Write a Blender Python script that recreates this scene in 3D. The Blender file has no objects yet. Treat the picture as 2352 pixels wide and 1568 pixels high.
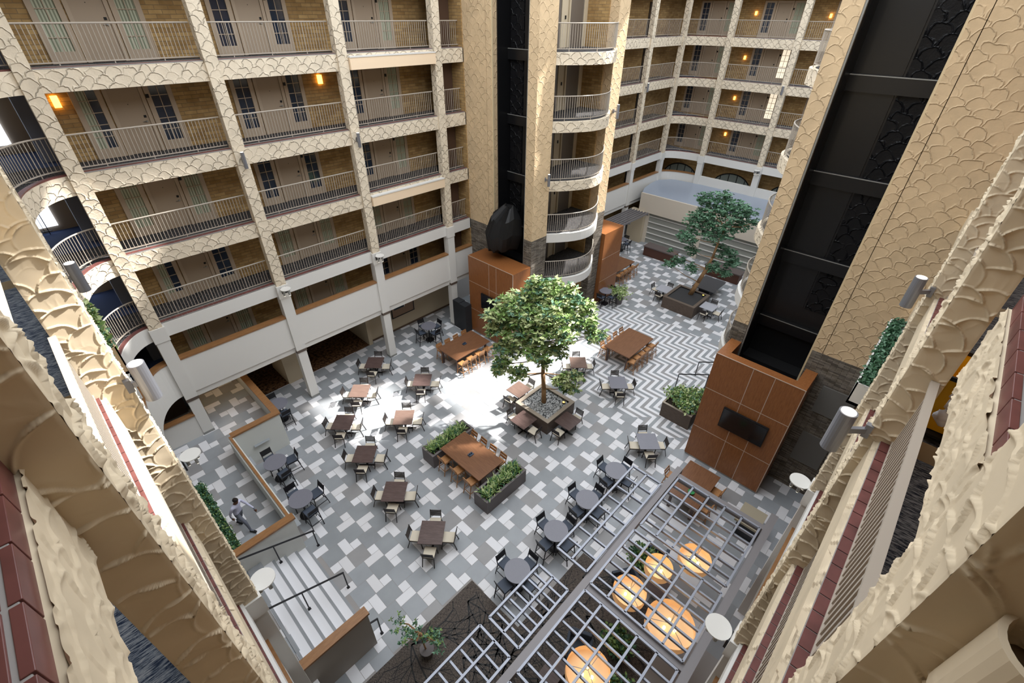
import bpy, bmesh, math, random
import numpy as np
from mathutils import Vector, Matrix
rnd = random.Random(7)
SC = bpy.context.scene
COL = SC.collection
PI = math.pi
# ------------------------------------------------------------------ camera
F_PX, YAW, PITCH, ROLL = 1070.86, math.radians(43.298), math.radians(35.377), math.radians(0.6925)
cf = Vector((math.cos(YAW)*math.cos(PITCH), math.sin(YAW)*math.cos(PITCH), -math.sin(PITCH)))
cr = Vector((math.sin(YAW), -math.cos(YAW), 0)); cu = cr.cross(cf)
c_, s_ = math.cos(ROLL), math.sin(ROLL)
cr2 = cr*c_ + cu*s_; cu2 = -cr*s_ + cu*c_
cam = bpy.data.cameras.new('camera'); camo = bpy.data.objects.new('camera', cam); COL.objects.link(camo)
m = Matrix(((cr2.x, cu2.x, -cf.x, 0), (cr2.y, cu2.y, -cf.y, 0), (cr2.z, cu2.z, -cf.z, 17.0), (0, 0, 0, 1)))
camo.matrix_world = m
cam.sensor_width = 36; cam.lens = F_PX*36/2352; cam.clip_start = .05; cam.clip_end = 200
SC.camera = camo
# ------------------------------------------------------------------ world, sun, skylight, exposure
w = bpy.data.worlds.new('world'); SC.world = w; w.use_nodes = True
w.node_tree.nodes['Background'].inputs[0].default_value = (.80, .90, 1, 1)
w.node_tree.nodes['Background'].inputs[1].default_value = 0.5
sun = bpy.data.lights.new('sun', 'SUN'); sun.energy = 13.0; sun.angle = math.radians(1.6); sun.color = (1, .965, .91)
suno = bpy.data.objects.new('sun', sun); COL.objects.link(suno)
SUN_AZ, SUN_EL = math.radians(-20), math.radians(48)
sd = Vector((math.cos(SUN_EL)*math.cos(SUN_AZ), math.cos(SUN_EL)*math.sin(SUN_AZ), math.sin(SUN_EL)))
suno.rotation_euler = sd.to_track_quat('Z', 'Y').to_euler(); suno.location = (20, 10, 40)
def area(name, loc, sx, sy, power, col=(.9, .95, 1)):
    l = bpy.data.lights.new(name, 'AREA'); l.shape = 'RECTANGLE'; l.size = sx; l.size_y = sy; l.energy = power; l.color = col
    o = bpy.data.objects.new(name, l); COL.objects.link(o); o.location = loc; return o
area('skylight', (11, 10, 21.7), 20, 18, 4200)
area('skylight', (31, 10, 21.7), 20, 18, 3600)
SC.view_settings.view_transform = 'Standard'; SC.view_settings.look = 'None'; SC.view_settings.gamma = 1
SC.view_settings.exposure = 0.0
SC.view_settings.use_curve_mapping = False
# ------------------------------------------------------------------ materials
def srgb(r, g, b):
    f = lambda c: (c/255)/12.92 if c/255 <= .04045 else ((c/255+.055)/1.055)**2.4
    return (f(r), f(g), f(b), 1)
MATS = {}
def mat(name, rgb, rough=.6, metal=0, spec=.4, emit=None, es=0):
    if name in MATS: return MATS[name]
    mt = bpy.data.materials.new(name); mt.use_nodes = True; b = mt.node_tree.nodes['Principled BSDF']
    b.inputs['Base Color'].default_value = srgb(*rgb); b.inputs['Roughness'].default_value = rough
    b.inputs['Metallic'].default_value = metal; b.inputs['Specular IOR Level'].default_value = spec
    if emit: b.inputs['Emission Color'].default_value = srgb(*emit); b.inputs['Emission Strength'].default_value = es
    MATS[name] = mt; return mt
class NT:
    def __init__(s, mt): s.t = mt.node_tree; s.b = s.t.nodes['Principled BSDF']
    def n(s, ty, **kw):
        x = s.t.nodes.new(ty)
        for k, v in kw.items(): setattr(x, k, v)
        return x
    def l(s, a, b): s.t.links.new(a, b)
    def mth(s, op, a, b=None, c=None):
        x = s.n('ShaderNodeMath', operation=op)
        for i, v in enumerate((a, b, c)):
            if v is None: continue
            if isinstance(v, (int, float)): x.inputs[i].default_value = v
            else: s.l(v, x.inputs[i])
        return x.outputs[0]
    def ramp(s, fac, stops):
        r = s.n('ShaderNodeValToRGB'); s.l(fac, r.inputs[0])
        e = r.color_ramp.elements
        while len(e) < len(stops): e.new(.5)
        for i, (p, c) in enumerate(stops): e[i].position = p; e[i].color = c
        return r.outputs[0]
    def noise(s, vec, scale, detail=3, rough=.5):
        x = s.n('ShaderNodeTexNoise'); x.inputs['Scale'].default_value = scale; x.inputs['Detail'].default_value = detail
        x.inputs['Roughness'].default_value = rough
        if vec is not None: s.l(vec, x.inputs['Vector'])
        return x
def speckle(mt, scale, amount, rgb):
    k = NT(mt); tc = k.n('ShaderNodeTexCoord'); no = k.noise(tc.outputs['Object'], scale)
    lo = tuple(c*(1-amount) for c in srgb(*rgb)[:3])+(1,); hi = tuple(min(1, c*(1+amount)) for c in srgb(*rgb)[:3])+(1,)
    k.l(k.ramp(no.outputs[0], [(.3, lo), (.7, hi)]), k.b.inputs['Base Color'])
def wall_uv(k):
    """horizontal distance along the wall (x or y by the face normal) and height"""
    g = k.n('ShaderNodeNewGeometry'); sp = k.n('ShaderNodeSeparateXYZ'); k.l(g.outputs['Position'], sp.inputs[0])
    sn = k.n('ShaderNodeSeparateXYZ'); k.l(g.outputs['True Normal'], sn.inputs[0])
    ay = k.mth('ABSOLUTE', sn.outputs[1]); isy = k.mth('GREATER_THAN', ay, .6)
    mx = k.n('ShaderNodeMix'); k.l(isy, mx.inputs[0]); k.l(sp.outputs[1], mx.inputs[2]); k.l(sp.outputs[0], mx.inputs[3])
    return g, mx.outputs[0], sp.outputs[2]
def plaster(name, rgb, w=.62, depth=.035, bump=1.0):
    mt = mat(name, rgb, .85, spec=.2); k = NT(mt); g, u, v = wall_uv(k)
    no = k.noise(g.outputs['Position'], 2.3, 3)
    nz = k.n('ShaderNodeSeparateColor'); k.l(no.outputs['Color'], nz.inputs[0])
    u = k.mth('ADD', u, k.mth('MULTIPLY', k.mth('SUBTRACT', nz.outputs[0], .5), .36))
    v = k.mth('ADD', v, k.mth('MULTIPLY', k.mth('SUBTRACT', nz.outputs[1], .5), .36))
    H = w*.92; R = w*.44; tot = None
    for du, dv in ((0, 0), (w/2, H/2)):
        a = k.mth('MULTIPLY', k.mth('SUBTRACT', k.mth('FRACT', k.mth('DIVIDE', k.mth('ADD', u, du), w)), .5), w)
        b = k.mth('SUBTRACT', k.mth('MULTIPLY', k.mth('FRACT', k.mth('DIVIDE', k.mth('ADD', v, dv), H)), H), .02)
        d = k.mth('SQRT', k.mth('ADD', k.mth('MULTIPLY', a, a), k.mth('MULTIPLY', b, b)))
        q = k.mth('DIVIDE', k.mth('SUBTRACT', d, R), w*.035)
        r = k.mth('POWER', 2.718, k.mth('MULTIPLY', k.mth('MULTIPLY', q, q), -1))
        inside = k.mth('MULTIPLY', k.mth('LESS_THAN', d, R), k.mth('DIVIDE', d, R*3))
        msk = k.noise(g.outputs['Position'], 1.9, 2); r = k.mth('MULTIPLY', r, k.mth('MINIMUM', 1, k.mth('MAXIMUM', .25, k.mth('MULTIPLY', k.mth('SUBTRACT', msk.outputs[0], .36), 6))))
        r = k.mth('ADD', r, inside)
        tot = r if tot is None else k.mth('MAXIMUM', tot, r)
    fine = k.noise(g.outputs['Position'], 22, 4)
    hgt = k.mth('ADD', tot, k.mth('MULTIPLY', fine.outputs[0], .18))
    bp = k.n('ShaderNodeBump'); bp.inputs['Strength'].default_value = bump; bp.inputs['Distance'].default_value = depth
    k.l(hgt, bp.inputs['Height']); k.l(bp.outputs[0], k.b.inputs['Normal'])
    lo = tuple(c*.86 for c in srgb(*rgb)[:3])+(1,)
    k.l(k.ramp(no.outputs[0], [(.3, lo), (.65, srgb(*rgb))]), k.b.inputs['Base Color'])
    return mt
def brickmat(name, c1, c2, mortar, bw, bh, msz=.012, bump=.01, rough=.85, vec=None, noise_amt=.5):
    mt = mat(name, c1, rough, spec=.2); k = NT(mt); g, u, v = wall_uv(k)
    cb = k.n('ShaderNodeCombineXYZ'); k.l(u, cb.inputs[0]); k.l(v, cb.inputs[1])
    br = k.n('ShaderNodeTexBrick'); k.l(cb.outputs[0], br.inputs['Vector']); br.inputs['Scale'].default_value = 1
    br.inputs['Brick Width'].default_value = bw; br.inputs['Row Height'].default_value = bh
    br.inputs['Mortar Size'].default_value = msz; br.inputs['Mortar Smooth'].default_value = .3
    br.inputs['Color1'].default_value = srgb(*c1); br.inputs['Color2'].default_value = srgb(*c2); br.inputs['Mortar'].default_value = srgb(*mortar)
    no = k.noise(cb.outputs[0], 3.5, 4)
    mx = k.n('ShaderNodeMix', data_type='RGBA', blend_type='MULTIPLY'); mx.inputs[0].default_value = noise_amt
    k.l(br.outputs['Color'], mx.inputs[6]); k.l(k.ramp(no.outputs[0], [(.3, (.55, .5, .42, 1)), (.7, (1, 1, 1, 1))]), mx.inputs[7])
    k.l(mx.outputs[2], k.b.inputs['Base Color'])
    bp = k.n('ShaderNodeBump'); bp.inputs['Distance'].default_value = bump; bp.inputs['Strength'].default_value = 1
    k.l(k.mth('SUBTRACT', k.mth('MULTIPLY', no.outputs[0], .6), br.outputs['Fac']), bp.inputs['Height']); k.l(bp.outputs[0], k.b.inputs['Normal'])
    return mt
def woodmat(name, c1, c2, scale=(1, 12, 12), rough=.35, spec=.4):
    mt = mat(name, c1, rough, spec=spec); k = NT(mt); tc = k.n('ShaderNodeTexCoord')
    mp = k.n('ShaderNodeMapping'); mp.inputs['Scale'].default_value = scale; k.l(tc.outputs['Object'], mp.inputs[0])
    no = k.noise(mp.outputs[0], 2.2, 6, .65)
    k.l(k.ramp(no.outputs[0], [(.3, srgb(*c1)), (.68, srgb(*c2))]), k.b.inputs['Base Color'])
    return mt
PL = plaster('cream_plaster', (224, 210, 188), w=.46, depth=.034, bump=1)
PLT = plaster('tower_plaster', (212, 186, 150), w=.52, depth=.022, bump=.85)
PLN = plaster('near_plaster', (212, 196, 170), bump=.3, depth=.006)
PLB = plaster('black_plaster', (22, 22, 24), w=.6)
PLB.node_tree.nodes['Principled BSDF'].inputs['Roughness'].default_value = .32
WHITE = mat('white_paint', (214, 212, 208), .7)
BEIGE = mat('beige_paint', (186, 172, 148), .8)
BRICK = brickmat('tan_brick', (190, 158, 108), (160, 128, 84), (150, 128, 98), .42, .13, .01)
STONE = brickmat('stacked_stone', (150, 142, 132), (98, 92, 86), (52, 48, 44), .38, .055, .006, .03, noise_amt=.8)
TAUPE = mat('taupe_paint', (176, 158, 138), .7)
DOORM = mat('door_paint', (166, 148, 128), .6)
RAILM = mat('rail_paint', (170, 160, 148), .45, spec=.5)
DARKM = mat('dark_metal', (38, 38, 42), .4, .3)
BLACK = mat('gloss_black', (20, 20, 22), .3, spec=.5)
BLACKM = mat('matt_black', (12, 12, 14), .6)
QUARRY = mat('quarry_tile', (104, 62, 58), .4); speckle(QUARRY, 4.0, .28, (104, 62, 58))
GROUT = mat('grout', (150, 146, 144), .9)
SILL = mat('grey_metal', (150, 150, 146), .4, .4)
WOODC = woodmat('wood_cap', (128, 90, 56), (150, 108, 70), (1.5, 6, 6))
WPANEL = woodmat('wood_panel', (122, 74, 40), (146, 94, 54), (9, 9, 1.2), .35)
WTABLE = woodmat('walnut_top', (102, 68, 46), (124, 86, 60), (1.2, 14, 10), .35)
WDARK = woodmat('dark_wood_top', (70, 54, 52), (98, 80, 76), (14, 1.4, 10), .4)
WSTOOL = woodmat('orange_wood', (150, 106, 66), (176, 128, 84), (8, 8, 2), .4)
GTOP = mat('grey_laminate', (118, 118, 128), .35); speckle(GTOP, 40, .06, (118, 118, 128))
CREAMC = mat('cream_cushion', (208, 198, 180), .85)
BLUEC = mat('slate_cushion', (66, 74, 88), .7)
CHAIRM = mat('chair_metal', (52, 46, 46), .4, .4)
PLANT_BOX = mat('planter_grey', (104, 98, 98), .6); 
PLANT_WOOD = woodmat('planter_wood', (74, 62, 54), (98, 84, 74), (2, 2, 12), .6)
PCAP = mat('planter_cap', (168, 156, 142), .6)
LGREY = mat('lattice_grey', (150, 154, 166), .4, .3)
BEAMG = mat('beam_grey', (128, 124, 126), .5, .2)
TW = [mat('tile_white', (220, 220, 224), .35), mat('tile_offwhite', (214, 213, 216), .35)]
TGC = ((144, 148, 152), (150, 154, 159), (146, 145, 146), (142, 145, 149))
TG = [mat(n_, c, .35) for n_, c in zip(('tile_grey', 'tile_bluegrey', 'tile_taupe', 'tile_darkgrey'), TGC)]
for mt_, c in zip(TG, TGC): speckle(mt_, 1.2, .07, c)
GLASS = mat('dark_glass', (36, 48, 66), .08, spec=.8)
CURT = mat('curtain', (168, 172, 150), .8)
k = NT(CURT); g_, u_, v_ = wall_uv(k); cb_ = k.mth('SINE', k.mth('MULTIPLY', u_, 70))
k.l(k.ramp(k.mth('ADD', k.mth('MULTIPLY', cb_, .5), .5), [(0, srgb(120, 124, 104)), (1, srgb(186, 190, 168))]), k.b.inputs['Base Color'])  # fold shading put into the curtain colour as dark and light stripes
GLOWW = mat('lit_window', (255, 244, 220), emit=(255, 240, 214), es=.8)
LAMPW = mat('lamp_lens', (255, 250, 240), emit=(255, 244, 225), es=3)
WARM = mat('warm_shade', (255, 190, 90), emit=(255, 180, 70), es=7)
DRUM = mat('drum_shade', (236, 208, 168), .7, emit=(255, 186, 120), es=.28)
DRUMI = mat('drum_bulb', (255, 240, 210), emit=(255, 225, 170), es=6)
SPOTM = mat('sconce_metal', (140, 142, 150), .35, .6)
LEAF1 = mat('leaf_green', (118, 146, 82), .4); LEAF2 = mat('leaf_dark', (66, 104, 76), .4); LEAF3 = mat('leaf_light', (182, 194, 140), .35)
LEAF4 = mat('leaf_blue_green', (98, 134, 108), .4)
BARK = woodmat('bark', (128, 96, 66), (168, 132, 92), (8, 8, 1.5), .8)
GRAVEL = mat('gravel', (130, 134, 138), .8); k = NT(GRAVEL)
tc_ = k.n('ShaderNodeTexCoord'); vo = k.n('ShaderNodeTexVoronoi'); vo.inputs['Scale'].default_value = 16; k.l(tc_.outputs['Object'], vo.inputs['Vector'])
sc_ = k.n('ShaderNodeSeparateColor'); k.l(vo.outputs['Color'], sc_.inputs[0])
k.l(k.ramp(sc_.outputs[0], [(.1, srgb(46, 50, 54)), (.9, srgb(196, 198, 200))]), k.b.inputs['Base Color'])
def carpetmat(name, stops, sx, sy, scale=3):
    mt = mat(name, (60, 60, 66), .95, spec=.1); k = NT(mt); g = k.n('ShaderNodeNewGeometry'); mp = k.n('ShaderNodeMapping')
    mp.inputs['Scale'].default_value = (sx, sy, 1); k.l(g.outputs['Position'], mp.inputs[0]); no = k.noise(mp.outputs[0], scale, 6, .7)
    k.l(k.ramp(no.outputs[0], stops), k.b.inputs['Base Color']); return mt
CARPX = carpetmat('corridor_carpet', [(.42, srgb(20, 22, 30)), (.5, srgb(70, 68, 68)), (.58, srgb(96, 94, 94))], 22, 3)
CARPY = carpetmat('corridor_carpet_y', [(.42, srgb(28, 38, 58)), (.52, srgb(96, 104, 116)), (.6, srgb(130, 134, 140))], 3, 22)
CARPB = carpetmat('brown_carpet', [(.42, srgb(44, 26, 18)), (.55, srgb(104, 76, 52))], 2.2, 2.2, 3)
LOUNGE = carpetmat('lounge_carpet', [(.40, srgb(40, 38, 42)), (.52, srgb(92, 84, 78)), (.62, srgb(112, 104, 96))], 26, 4, 3)
# dark branching twigs woven into the lounge carpet
k = NT(LOUNGE); g = k.n('ShaderNodeNewGeometry'); no2 = k.noise(g.outputs['Position'], 1.3, 3)
mxv = k.n('ShaderNodeMix', data_type='VECTOR'); mxv.inputs[0].default_value = .35
# ------------------------------------------------------------------ mesh builder
class MB:
    def __init__(s): s.v = []; s.f = []; s.m = []; s.mats = []
    def mi(s, mt):
        if mt not in s.mats: s.mats.append(mt)
        return s.mats.index(mt)
    def face(s, pts, mt):
        i = len(s.v); s.v += [tuple(p) for p in pts]; s.f.append(tuple(range(i, i+len(pts)))); s.m.append(s.mi(mt))
    def box(s, x0, x1, y0, y1, z0, z1, mt, T=None, top=None):
        if x0 > x1: x0, x1 = x1, x0
        if y0 > y1: y0, y1 = y1, y0
        P = [(x0, y0, z0), (x1, y0, z0), (x1, y1, z0), (x0, y1, z0), (x0, y0, z1), (x1, y0, z1), (x1, y1, z1), (x0, y1, z1)]
        Fs = [(0, 3, 2, 1), (4, 5, 6, 7), (0, 1, 5, 4), (1, 2, 6, 5), (2, 3, 7, 6), (3, 0, 4, 7)]
        if T:
            P = [T(*p) for p in P]
            a, b, c, d = (Vector(P[q]) for q in (0, 1, 3, 4))
            if (b-a).cross(c-a).dot(d-a) < 0: Fs = [tuple(reversed(f)) for f in Fs]
        i = len(s.v); s.v += P
        for q, f in enumerate(Fs): s.f.append(tuple(i+j for j in f)); s.m.append(s.mi(top if (top and q == 1) else mt))
        return s
    def tube(s, p0, p1, r, mt, n=8, r1=None, caps=True):
        p0, p1 = Vector(p0), Vector(p1); r1 = r if r1 is None else r1; d = (p1-p0)
        if d.length < 1e-6: return s
        q = d.to_track_quat('Z', 'Y'); i = len(s.v)
        for p, rr in ((p0, r), (p1, r1)):
            for a in range(n):
                t = 2*PI*(a+.5)/n; s.v.append(tuple(p + q @ Vector((rr*math.cos(t), rr*math.sin(t), 0))))
        for a in range(n):
            b = (a+1) % n; s.f.append((i+a, i+b, i+n+b, i+n+a)); s.m.append(s.mi(mt))
        if caps:
            s.f.append(tuple(i+a for a in reversed(range(n)))); s.m.append(s.mi(mt)); s.f.append(tuple(i+n+a for a in range(n))); s.m.append(s.mi(mt))
        return s
    def path(s, pts, r, mt, n=8):
        for a, b in zip(pts, pts[1:]): s.tube(a, b, r, mt, n)
        return s
    def bar(s, p0, p1, wd, ht, mt):
        """rectangular bar between two points, wd across, ht in height"""
        p0, p1 = Vector(p0), Vector(p1); d = (p1-p0).normalized(); up = Vector((0, 0, 1))
        if abs(d.z) > .99: up = Vector((0, 1, 0))
        sd_ = d.cross(up).normalized(); up = sd_.cross(d)
        P = []
        for p in (p0, p1):
            for a, b in ((-1, -1), (1, -1), (1, 1), (-1, 1)): P.append(tuple(p + sd_*a*wd/2 + up*b*ht/2))
        i = len(s.v); s.v += P
        for f in ((0, 1, 2, 3), (7, 6, 5, 4), (0, 4, 5, 1), (1, 5, 6, 2), (2, 6, 7, 3), (3, 7, 4, 0)): s.f.append(tuple(i+j for j in f)); s.m.append(s.mi(mt))
        return s
    def prism(s, poly, z0, z1, mt, top=None):
        n = len(poly); i = len(s.v)
        ar = sum(poly[a][0]*poly[(a+1) % n][1]-poly[(a+1) % n][0]*poly[a][1] for a in range(n))
        if ar < 0: poly = poly[::-1]
        s.v += [(x, y, z0) for x, y in poly]+[(x, y, z1) for x, y in poly]
        for a in range(n):
            b = (a+1) % n; s.f.append((i+a, i+b, i+n+b, i+n+a)); s.m.append(s.mi(mt))
        s.f.append(tuple(i+a for a in reversed(range(n)))); s.m.append(s.mi(mt)); s.f.append(tuple(i+n+a for a in range(n))); s.m.append(s.mi(top or mt))
        return s
    def band(s, inner, outer, z0, z1, mt, top=None):
        """solid ribbon between two equally long polylines"""
        n = len(inner)
        for a in range(n-1):
            q = [inner[a], inner[a+1], outer[a+1], outer[a]]
            s.prism(q, z0, z1, mt, top)
        return s
    def data(s, name, smooth=False):
        me = bpy.data.meshes.new(name); me.from_pydata(s.v, [], s.f)
        for mt in s.mats: me.materials.append(mt)
        me.polygons.foreach_set('material_index', s.m)
        if smooth: me.polygons.foreach_set('use_smooth', [True]*len(s.f))
        me.update(); return me
    def build(s, name, parent=None, smooth=False, bevel=0):
        o = bpy.data.objects.new(name, s.data(name, smooth)); COL.objects.link(o)
        if parent: o.parent = parent
        if bevel:
            b = o.modifiers.new('bevel', 'BEVEL'); b.width = bevel; b.segments = 2; b.limit_method = 'ANGLE'
        return o
def tag(o, label=None, cat=None, group=None, kind=None):
    if label: o['label'] = label
    if cat: o['category'] = cat
    if group: o['group'] = group
    if kind: o['kind'] = kind
    return o
def empty(name, loc=(0, 0, 0), rz=0):
    o = bpy.data.objects.new(name, None); COL.objects.link(o); o.location = loc; o.rotation_euler = (0, 0, rz); o.empty_display_size = .1; return o
def struct(mb, name, **kw): return tag(mb.build(name, **kw), kind='structure')
def copy_tree(o, parent=None):
    c = o.copy(); COL.objects.link(c)
    if parent: c.parent = parent
    for ch in list(KIDS.get(o.name, [])): copy_tree(ch, c)
    return c
KIDS = {}
def seal(root):
    """remember the children of a prototype"""
    def rec(o):
        ks = [c for c in bpy.data.objects if c.parent == o]
        if ks: KIDS[o.name] = ks
        for c in ks: rec(c)
    rec(root); return root
USED = set()
def place(proto, loc, rz, label, group=None, cat=None):
    if proto.name in USED: o = copy_tree(proto)
    else: USED.add(proto.name); o = proto
    o.location = loc; o.rotation_euler = (0, 0, rz); tag(o, label, cat, group); return o
# ------------------------------------------------------------------ facade frames: (s along, d inward, z)
YL, YR, XN, XF = 20.42, -.42, -.10, 42.6
FR = {'left': lambda s, d, z: (s, YL+d, z), 'right': lambda s, d, z: (s, YR-d, z), 'near': lambda s, d, z: (XN-d, s, z), 'far': lambda s, d, z: (XF+d, s, z)}
LV = {6: 15.47, 5: 12.58, 4: 9.69, 3: 6.80, 2: 4.0}
ORD = {2: 'second', 3: 'third', 4: 'fourth', 5: 'fifth', 6: 'sixth'}
COLW = .44
# ---- floor of the atrium: tile mosaic
fl = MB(); GZ = 0.0
NX0, NY0, U = 2.81, 9.16, .3395
def in_chev(x, y): return 16.95 < x < 26.2 and 3.9 < y < 16.1
def under_chev(x, y): return 17.6 < x < 25.5 and 4.6 < y < 15.4
def in_carpet(x, y): return (y < 7.05 and x < 5.5) or (y < 4.75 and x < 9.2)
def is_floor(x, y): return -2.5 < x < 42.4 and -2.2 < y < 22.65
GAP = .006
def ft(x0, x1, y0, y1, mt, z=GZ):
    cx, cy = (x0+x1)/2, (y0+y1)/2
    if not is_floor(cx, cy) or under_chev(cx, cy) or in_carpet(cx, cy): return
    if cx < 1.95 and cy > 12.5 or cx < 2.1 and cy > 7.9 : return
    if cx < 3.75 and cy > 18.1: return
    fl.face([(x0+GAP, y0+GAP, z), (x1-GAP, y0+GAP, z), (x1-GAP, y1-GAP, z), (x0+GAP, y1-GAP, z)], mt)
def mosaic(put, i0, i1, j0, j1):
    r = random.Random(3)
    for i in range(i0, i1):
        for j in range(j0, j1):
            if (i+j) % 2: continue
            X, Y = NX0+3*U*i, NY0+3*U*j
            def w_(a, b, c, d): put(X+a*U, X+b*U, Y+c*U, Y+d*U, TW[r.random() < .35])
            def g_(a, b, c, d): put(X+a*U, X+b*U, Y+c*U, Y+d*U, TG[r.choice((0, 0, 1, 1, 2, 3))])
            if i % 2 == 0:
                w_(0, 1, 0, 2); w_(1, 2, 0, 1); w_(-1, 0, -2, 0); w_(-2, -1, -1, 0)
                g_(0, 2, -2, 0); g_(-2, 0, 0, 2)
                g_(2, 4, -1, 1); g_(-1, 1, 2, 4)
            else:
                w_(-2, 0, 0, 1); w_(-1, 0, 1, 2); w_(0, 2, -1, 0); w_(0, 1, -2, -1)
                g_(0, 2, 0, 2); g_(-2, 0, -2, 0)
mosaic(ft, -6, 42, -12, 16)
# chevron strip
p, L = .34, 1.02; R0 = 32.42
kk = -20
while kk < 20:
    sA, sB = R0-L+2*L*kk, R0+2*L*kk
    for n in range(8, 52):
        y0 = n*p; y1 = y0+p/2
        for (ya, yb, mt) in ((y0, y1, TW[0]), (y1, y0+p, TG[n % 2*2])):
            q = [(sA-ya, ya), (sB-ya, ya), (sB-yb, yb), (sA-yb, yb)]
            c = (sum(a for a, b in q)/4, sum(b for a, b in q)/4)
            if in_chev(*c): fl.face([(a, b, GZ+.003) for a, b in q], mt)
    # band where x is constant : x runs, y = s - x
    sC = sA-L
    n0 = int((sC-17)/p)-60
    for n in range(-90, 90):
        x0 = sA-(n*p)-p/2; x0 = sA - n*p - p/2; x1 = x0+p/2
        for (xa, xb, mt) in ((x0, x1, TW[0]), (x0-p/2, x0, TG[n % 2*2])):
            q = [(xa, sC-xa), (xb, sC-xb), (xb, sA-xb), (xa, sA-xa)]
            c = (sum(a for a, b in q)/4, sum(b for a, b in q)/4)
            if in_chev(*c): fl.face([(a, b, GZ+.003) for a, b in q], mt)
    kk += 1
struct(fl, 'floor')
b = MB(); b.box(-3, 45, -3, 30, -.25, -.004, GROUT); struct(b, 'floor')
b = MB(); b.face([(-1, 1.0, .004), (5.5, 1.0, .004), (5.5, 7.05, .004), (-1, 7.05, .004)], LOUNGE); b.face([(5.5, 1.0, .004), (9.2, 1.0, .004), (9.2, 4.75, .004), (5.5, 4.75, .004)], LOUNGE)
tag(b.build('lounge_carpet'), 'dark brown lounge carpet with black branch pattern beside the white stairs', 'carpet')
# branches of the carpet pattern, woven dark lines
def twig(mb, x, y, a, ln, wd, r, dep):
    pts = [(x, y)]
    for _ in range(4):
        a += r.uniform(-.3, .3); x += math.cos(a)*ln/4; y += math.sin(a)*ln/4; pts.append((x, y))
        if dep > 0 and r.random() < .75: twig(mb, x, y, a+r.choice((-1, 1))*r.uniform(.45, .9), ln*.62, wd*.62, r, dep-1)
    for (x0, y0), (x1, y1) in zip(pts, pts[1:]):
        if not all(-1 < q < 9.2 for q in (x0, x1)) or not all(1 < q < 7.0 for q in (y0, y1)) or ((x0 > 5.4 or x1 > 5.4) and max(y0, y1) > 4.7): continue
        dx, dy = x1-x0, y1-y0; l_ = math.hypot(dx, dy)+1e-6; nx, ny = -dy/l_*wd/2, dx/l_*wd/2
        mb.face([(x0-nx, y0-ny, .007), (x1-nx, y1-ny, .007), (x1+nx, y1+ny, .007), (x0+nx, y0+ny, .007)], BLACKM)
b = MB(); r = random.Random(5)
for (x, y) in ((2.7, 6.9), (4.9, 6.6), (5.2, 5.2), (4.2, 4.2), (6.3, 4.4), (7.4, 3.3), (5.4, 2.7), (3.6, 5.4), (8.4, 4.2), (2.2, 5.6)):
    for q in range(5): twig(b, x, y, r.uniform(-2.6, .3), r.uniform(1.0, 1.7), .045, r, 2)
o = b.build('branch_pattern'); o.parent = bpy.data.objects['lounge_carpet']
# ---- facade kit
def door_unit(fr):
    """door with glass window each side, built once per facade at local s=0,z=0 facing -d"""
    T = FR[fr]
    return T
DW = 1.83   # depth of the back wall from column face
def window_proto(kind, mt, Tx):
    """local: x along 0..w, y=0 wall plane (outside is -y), z up"""
    W_, H_ = .86, 2.3
    root = empty('window'); root['kind'] = 'structure'
    f = MB(); T0 = .06
    f.box(0, .16, -T0, .02, 0, H_, TAUPE); f.box(W_-.16, W_, -T0, .02, 0, H_, TAUPE); f.box(.16, W_-.16, -T0, .02, 0, .32, TAUPE); f.box(.16, W_-.16, -T0, .02, H_-.12, H_, TAUPE)
    f.build('window_frame', root)
    mu = MB(); cx = W_/2
    mu.box(cx-.012, cx+.012, -.045, -.02, .32, H_-.12, TAUPE)
    for i in range(1, 5): z = .32+(H_-.44)*i/5; mu.box(.16, W_-.16, -.044, -.021, z-.012, z+.012, TAUPE)
    mu.build('muntin_grid', root)
    gl = MB(); gl.box(.16, W_-.16, -.015, 0, .32, H_-.12, mt)
    if kind == 'half': gl = MB(); gl.box(.16, cx-.02, -.015, 0, .32, H_-.12, CURT); gl.box(cx-.02, W_-.16, -.015, 0, .32, H_-.12, GLASS)
    gl.build('window_pane', root)
    return seal(root)
def door_proto():
    root = empty('door'); root['kind'] = 'structure'; W_ = 1.16
    f = MB(); f.box(0, .12, -.07, .02, 0, 2.3, TAUPE); f.box(W_-.12, W_, -.07, .02, 0, 2.3, TAUPE); f.box(.12, W_-.12, -.07, .02, 2.16, 2.3, TAUPE); f.build('door_frame', root)
    d = MB(); d.box(.125, W_-.125, -.03, 0, .01, 2.15, DOORM); dl = d.build('door_panel', root)
    h = MB(); h.tube((W_-.22, -.03, 1.02), (W_-.22, -.08, 1.02), .03, SILL); h.tube((W_-.22, -.075, 1.02), (W_-.34, -.075, 1.02), .011, SILL); h.box(W_-.26, W_-.18, -.045, -.03, 1.14, 1.22, BLACKM)
    h.tube((W_/2, -.032, 1.6), (W_/2, -.026, 1.6), .015, BLACKM); h.build('door_handle', dl)
    p_ = MB(); p_.box(W_+.03, W_+.13, -.075, -.06, 1.75, 1.87, BLACKM); p_.build('number_plate', root)
    return seal(root)
WIN = {}
def get_window(kind):
    if kind not in WIN: WIN[kind] = window_proto(kind, {'dark': GLASS, 'curtain': CURT, 'half': CURT, 'lit': GLOWW}[kind], None)
    return WIN[kind]
DOORP = door_proto()
def put_struct(proto, loc, rz):
    if proto.name in USED: o = copy_tree(proto)
    else: USED.add(proto.name); o = proto
    o.location = loc; o.rotation_euler = (0, 0, rz); return o
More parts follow.
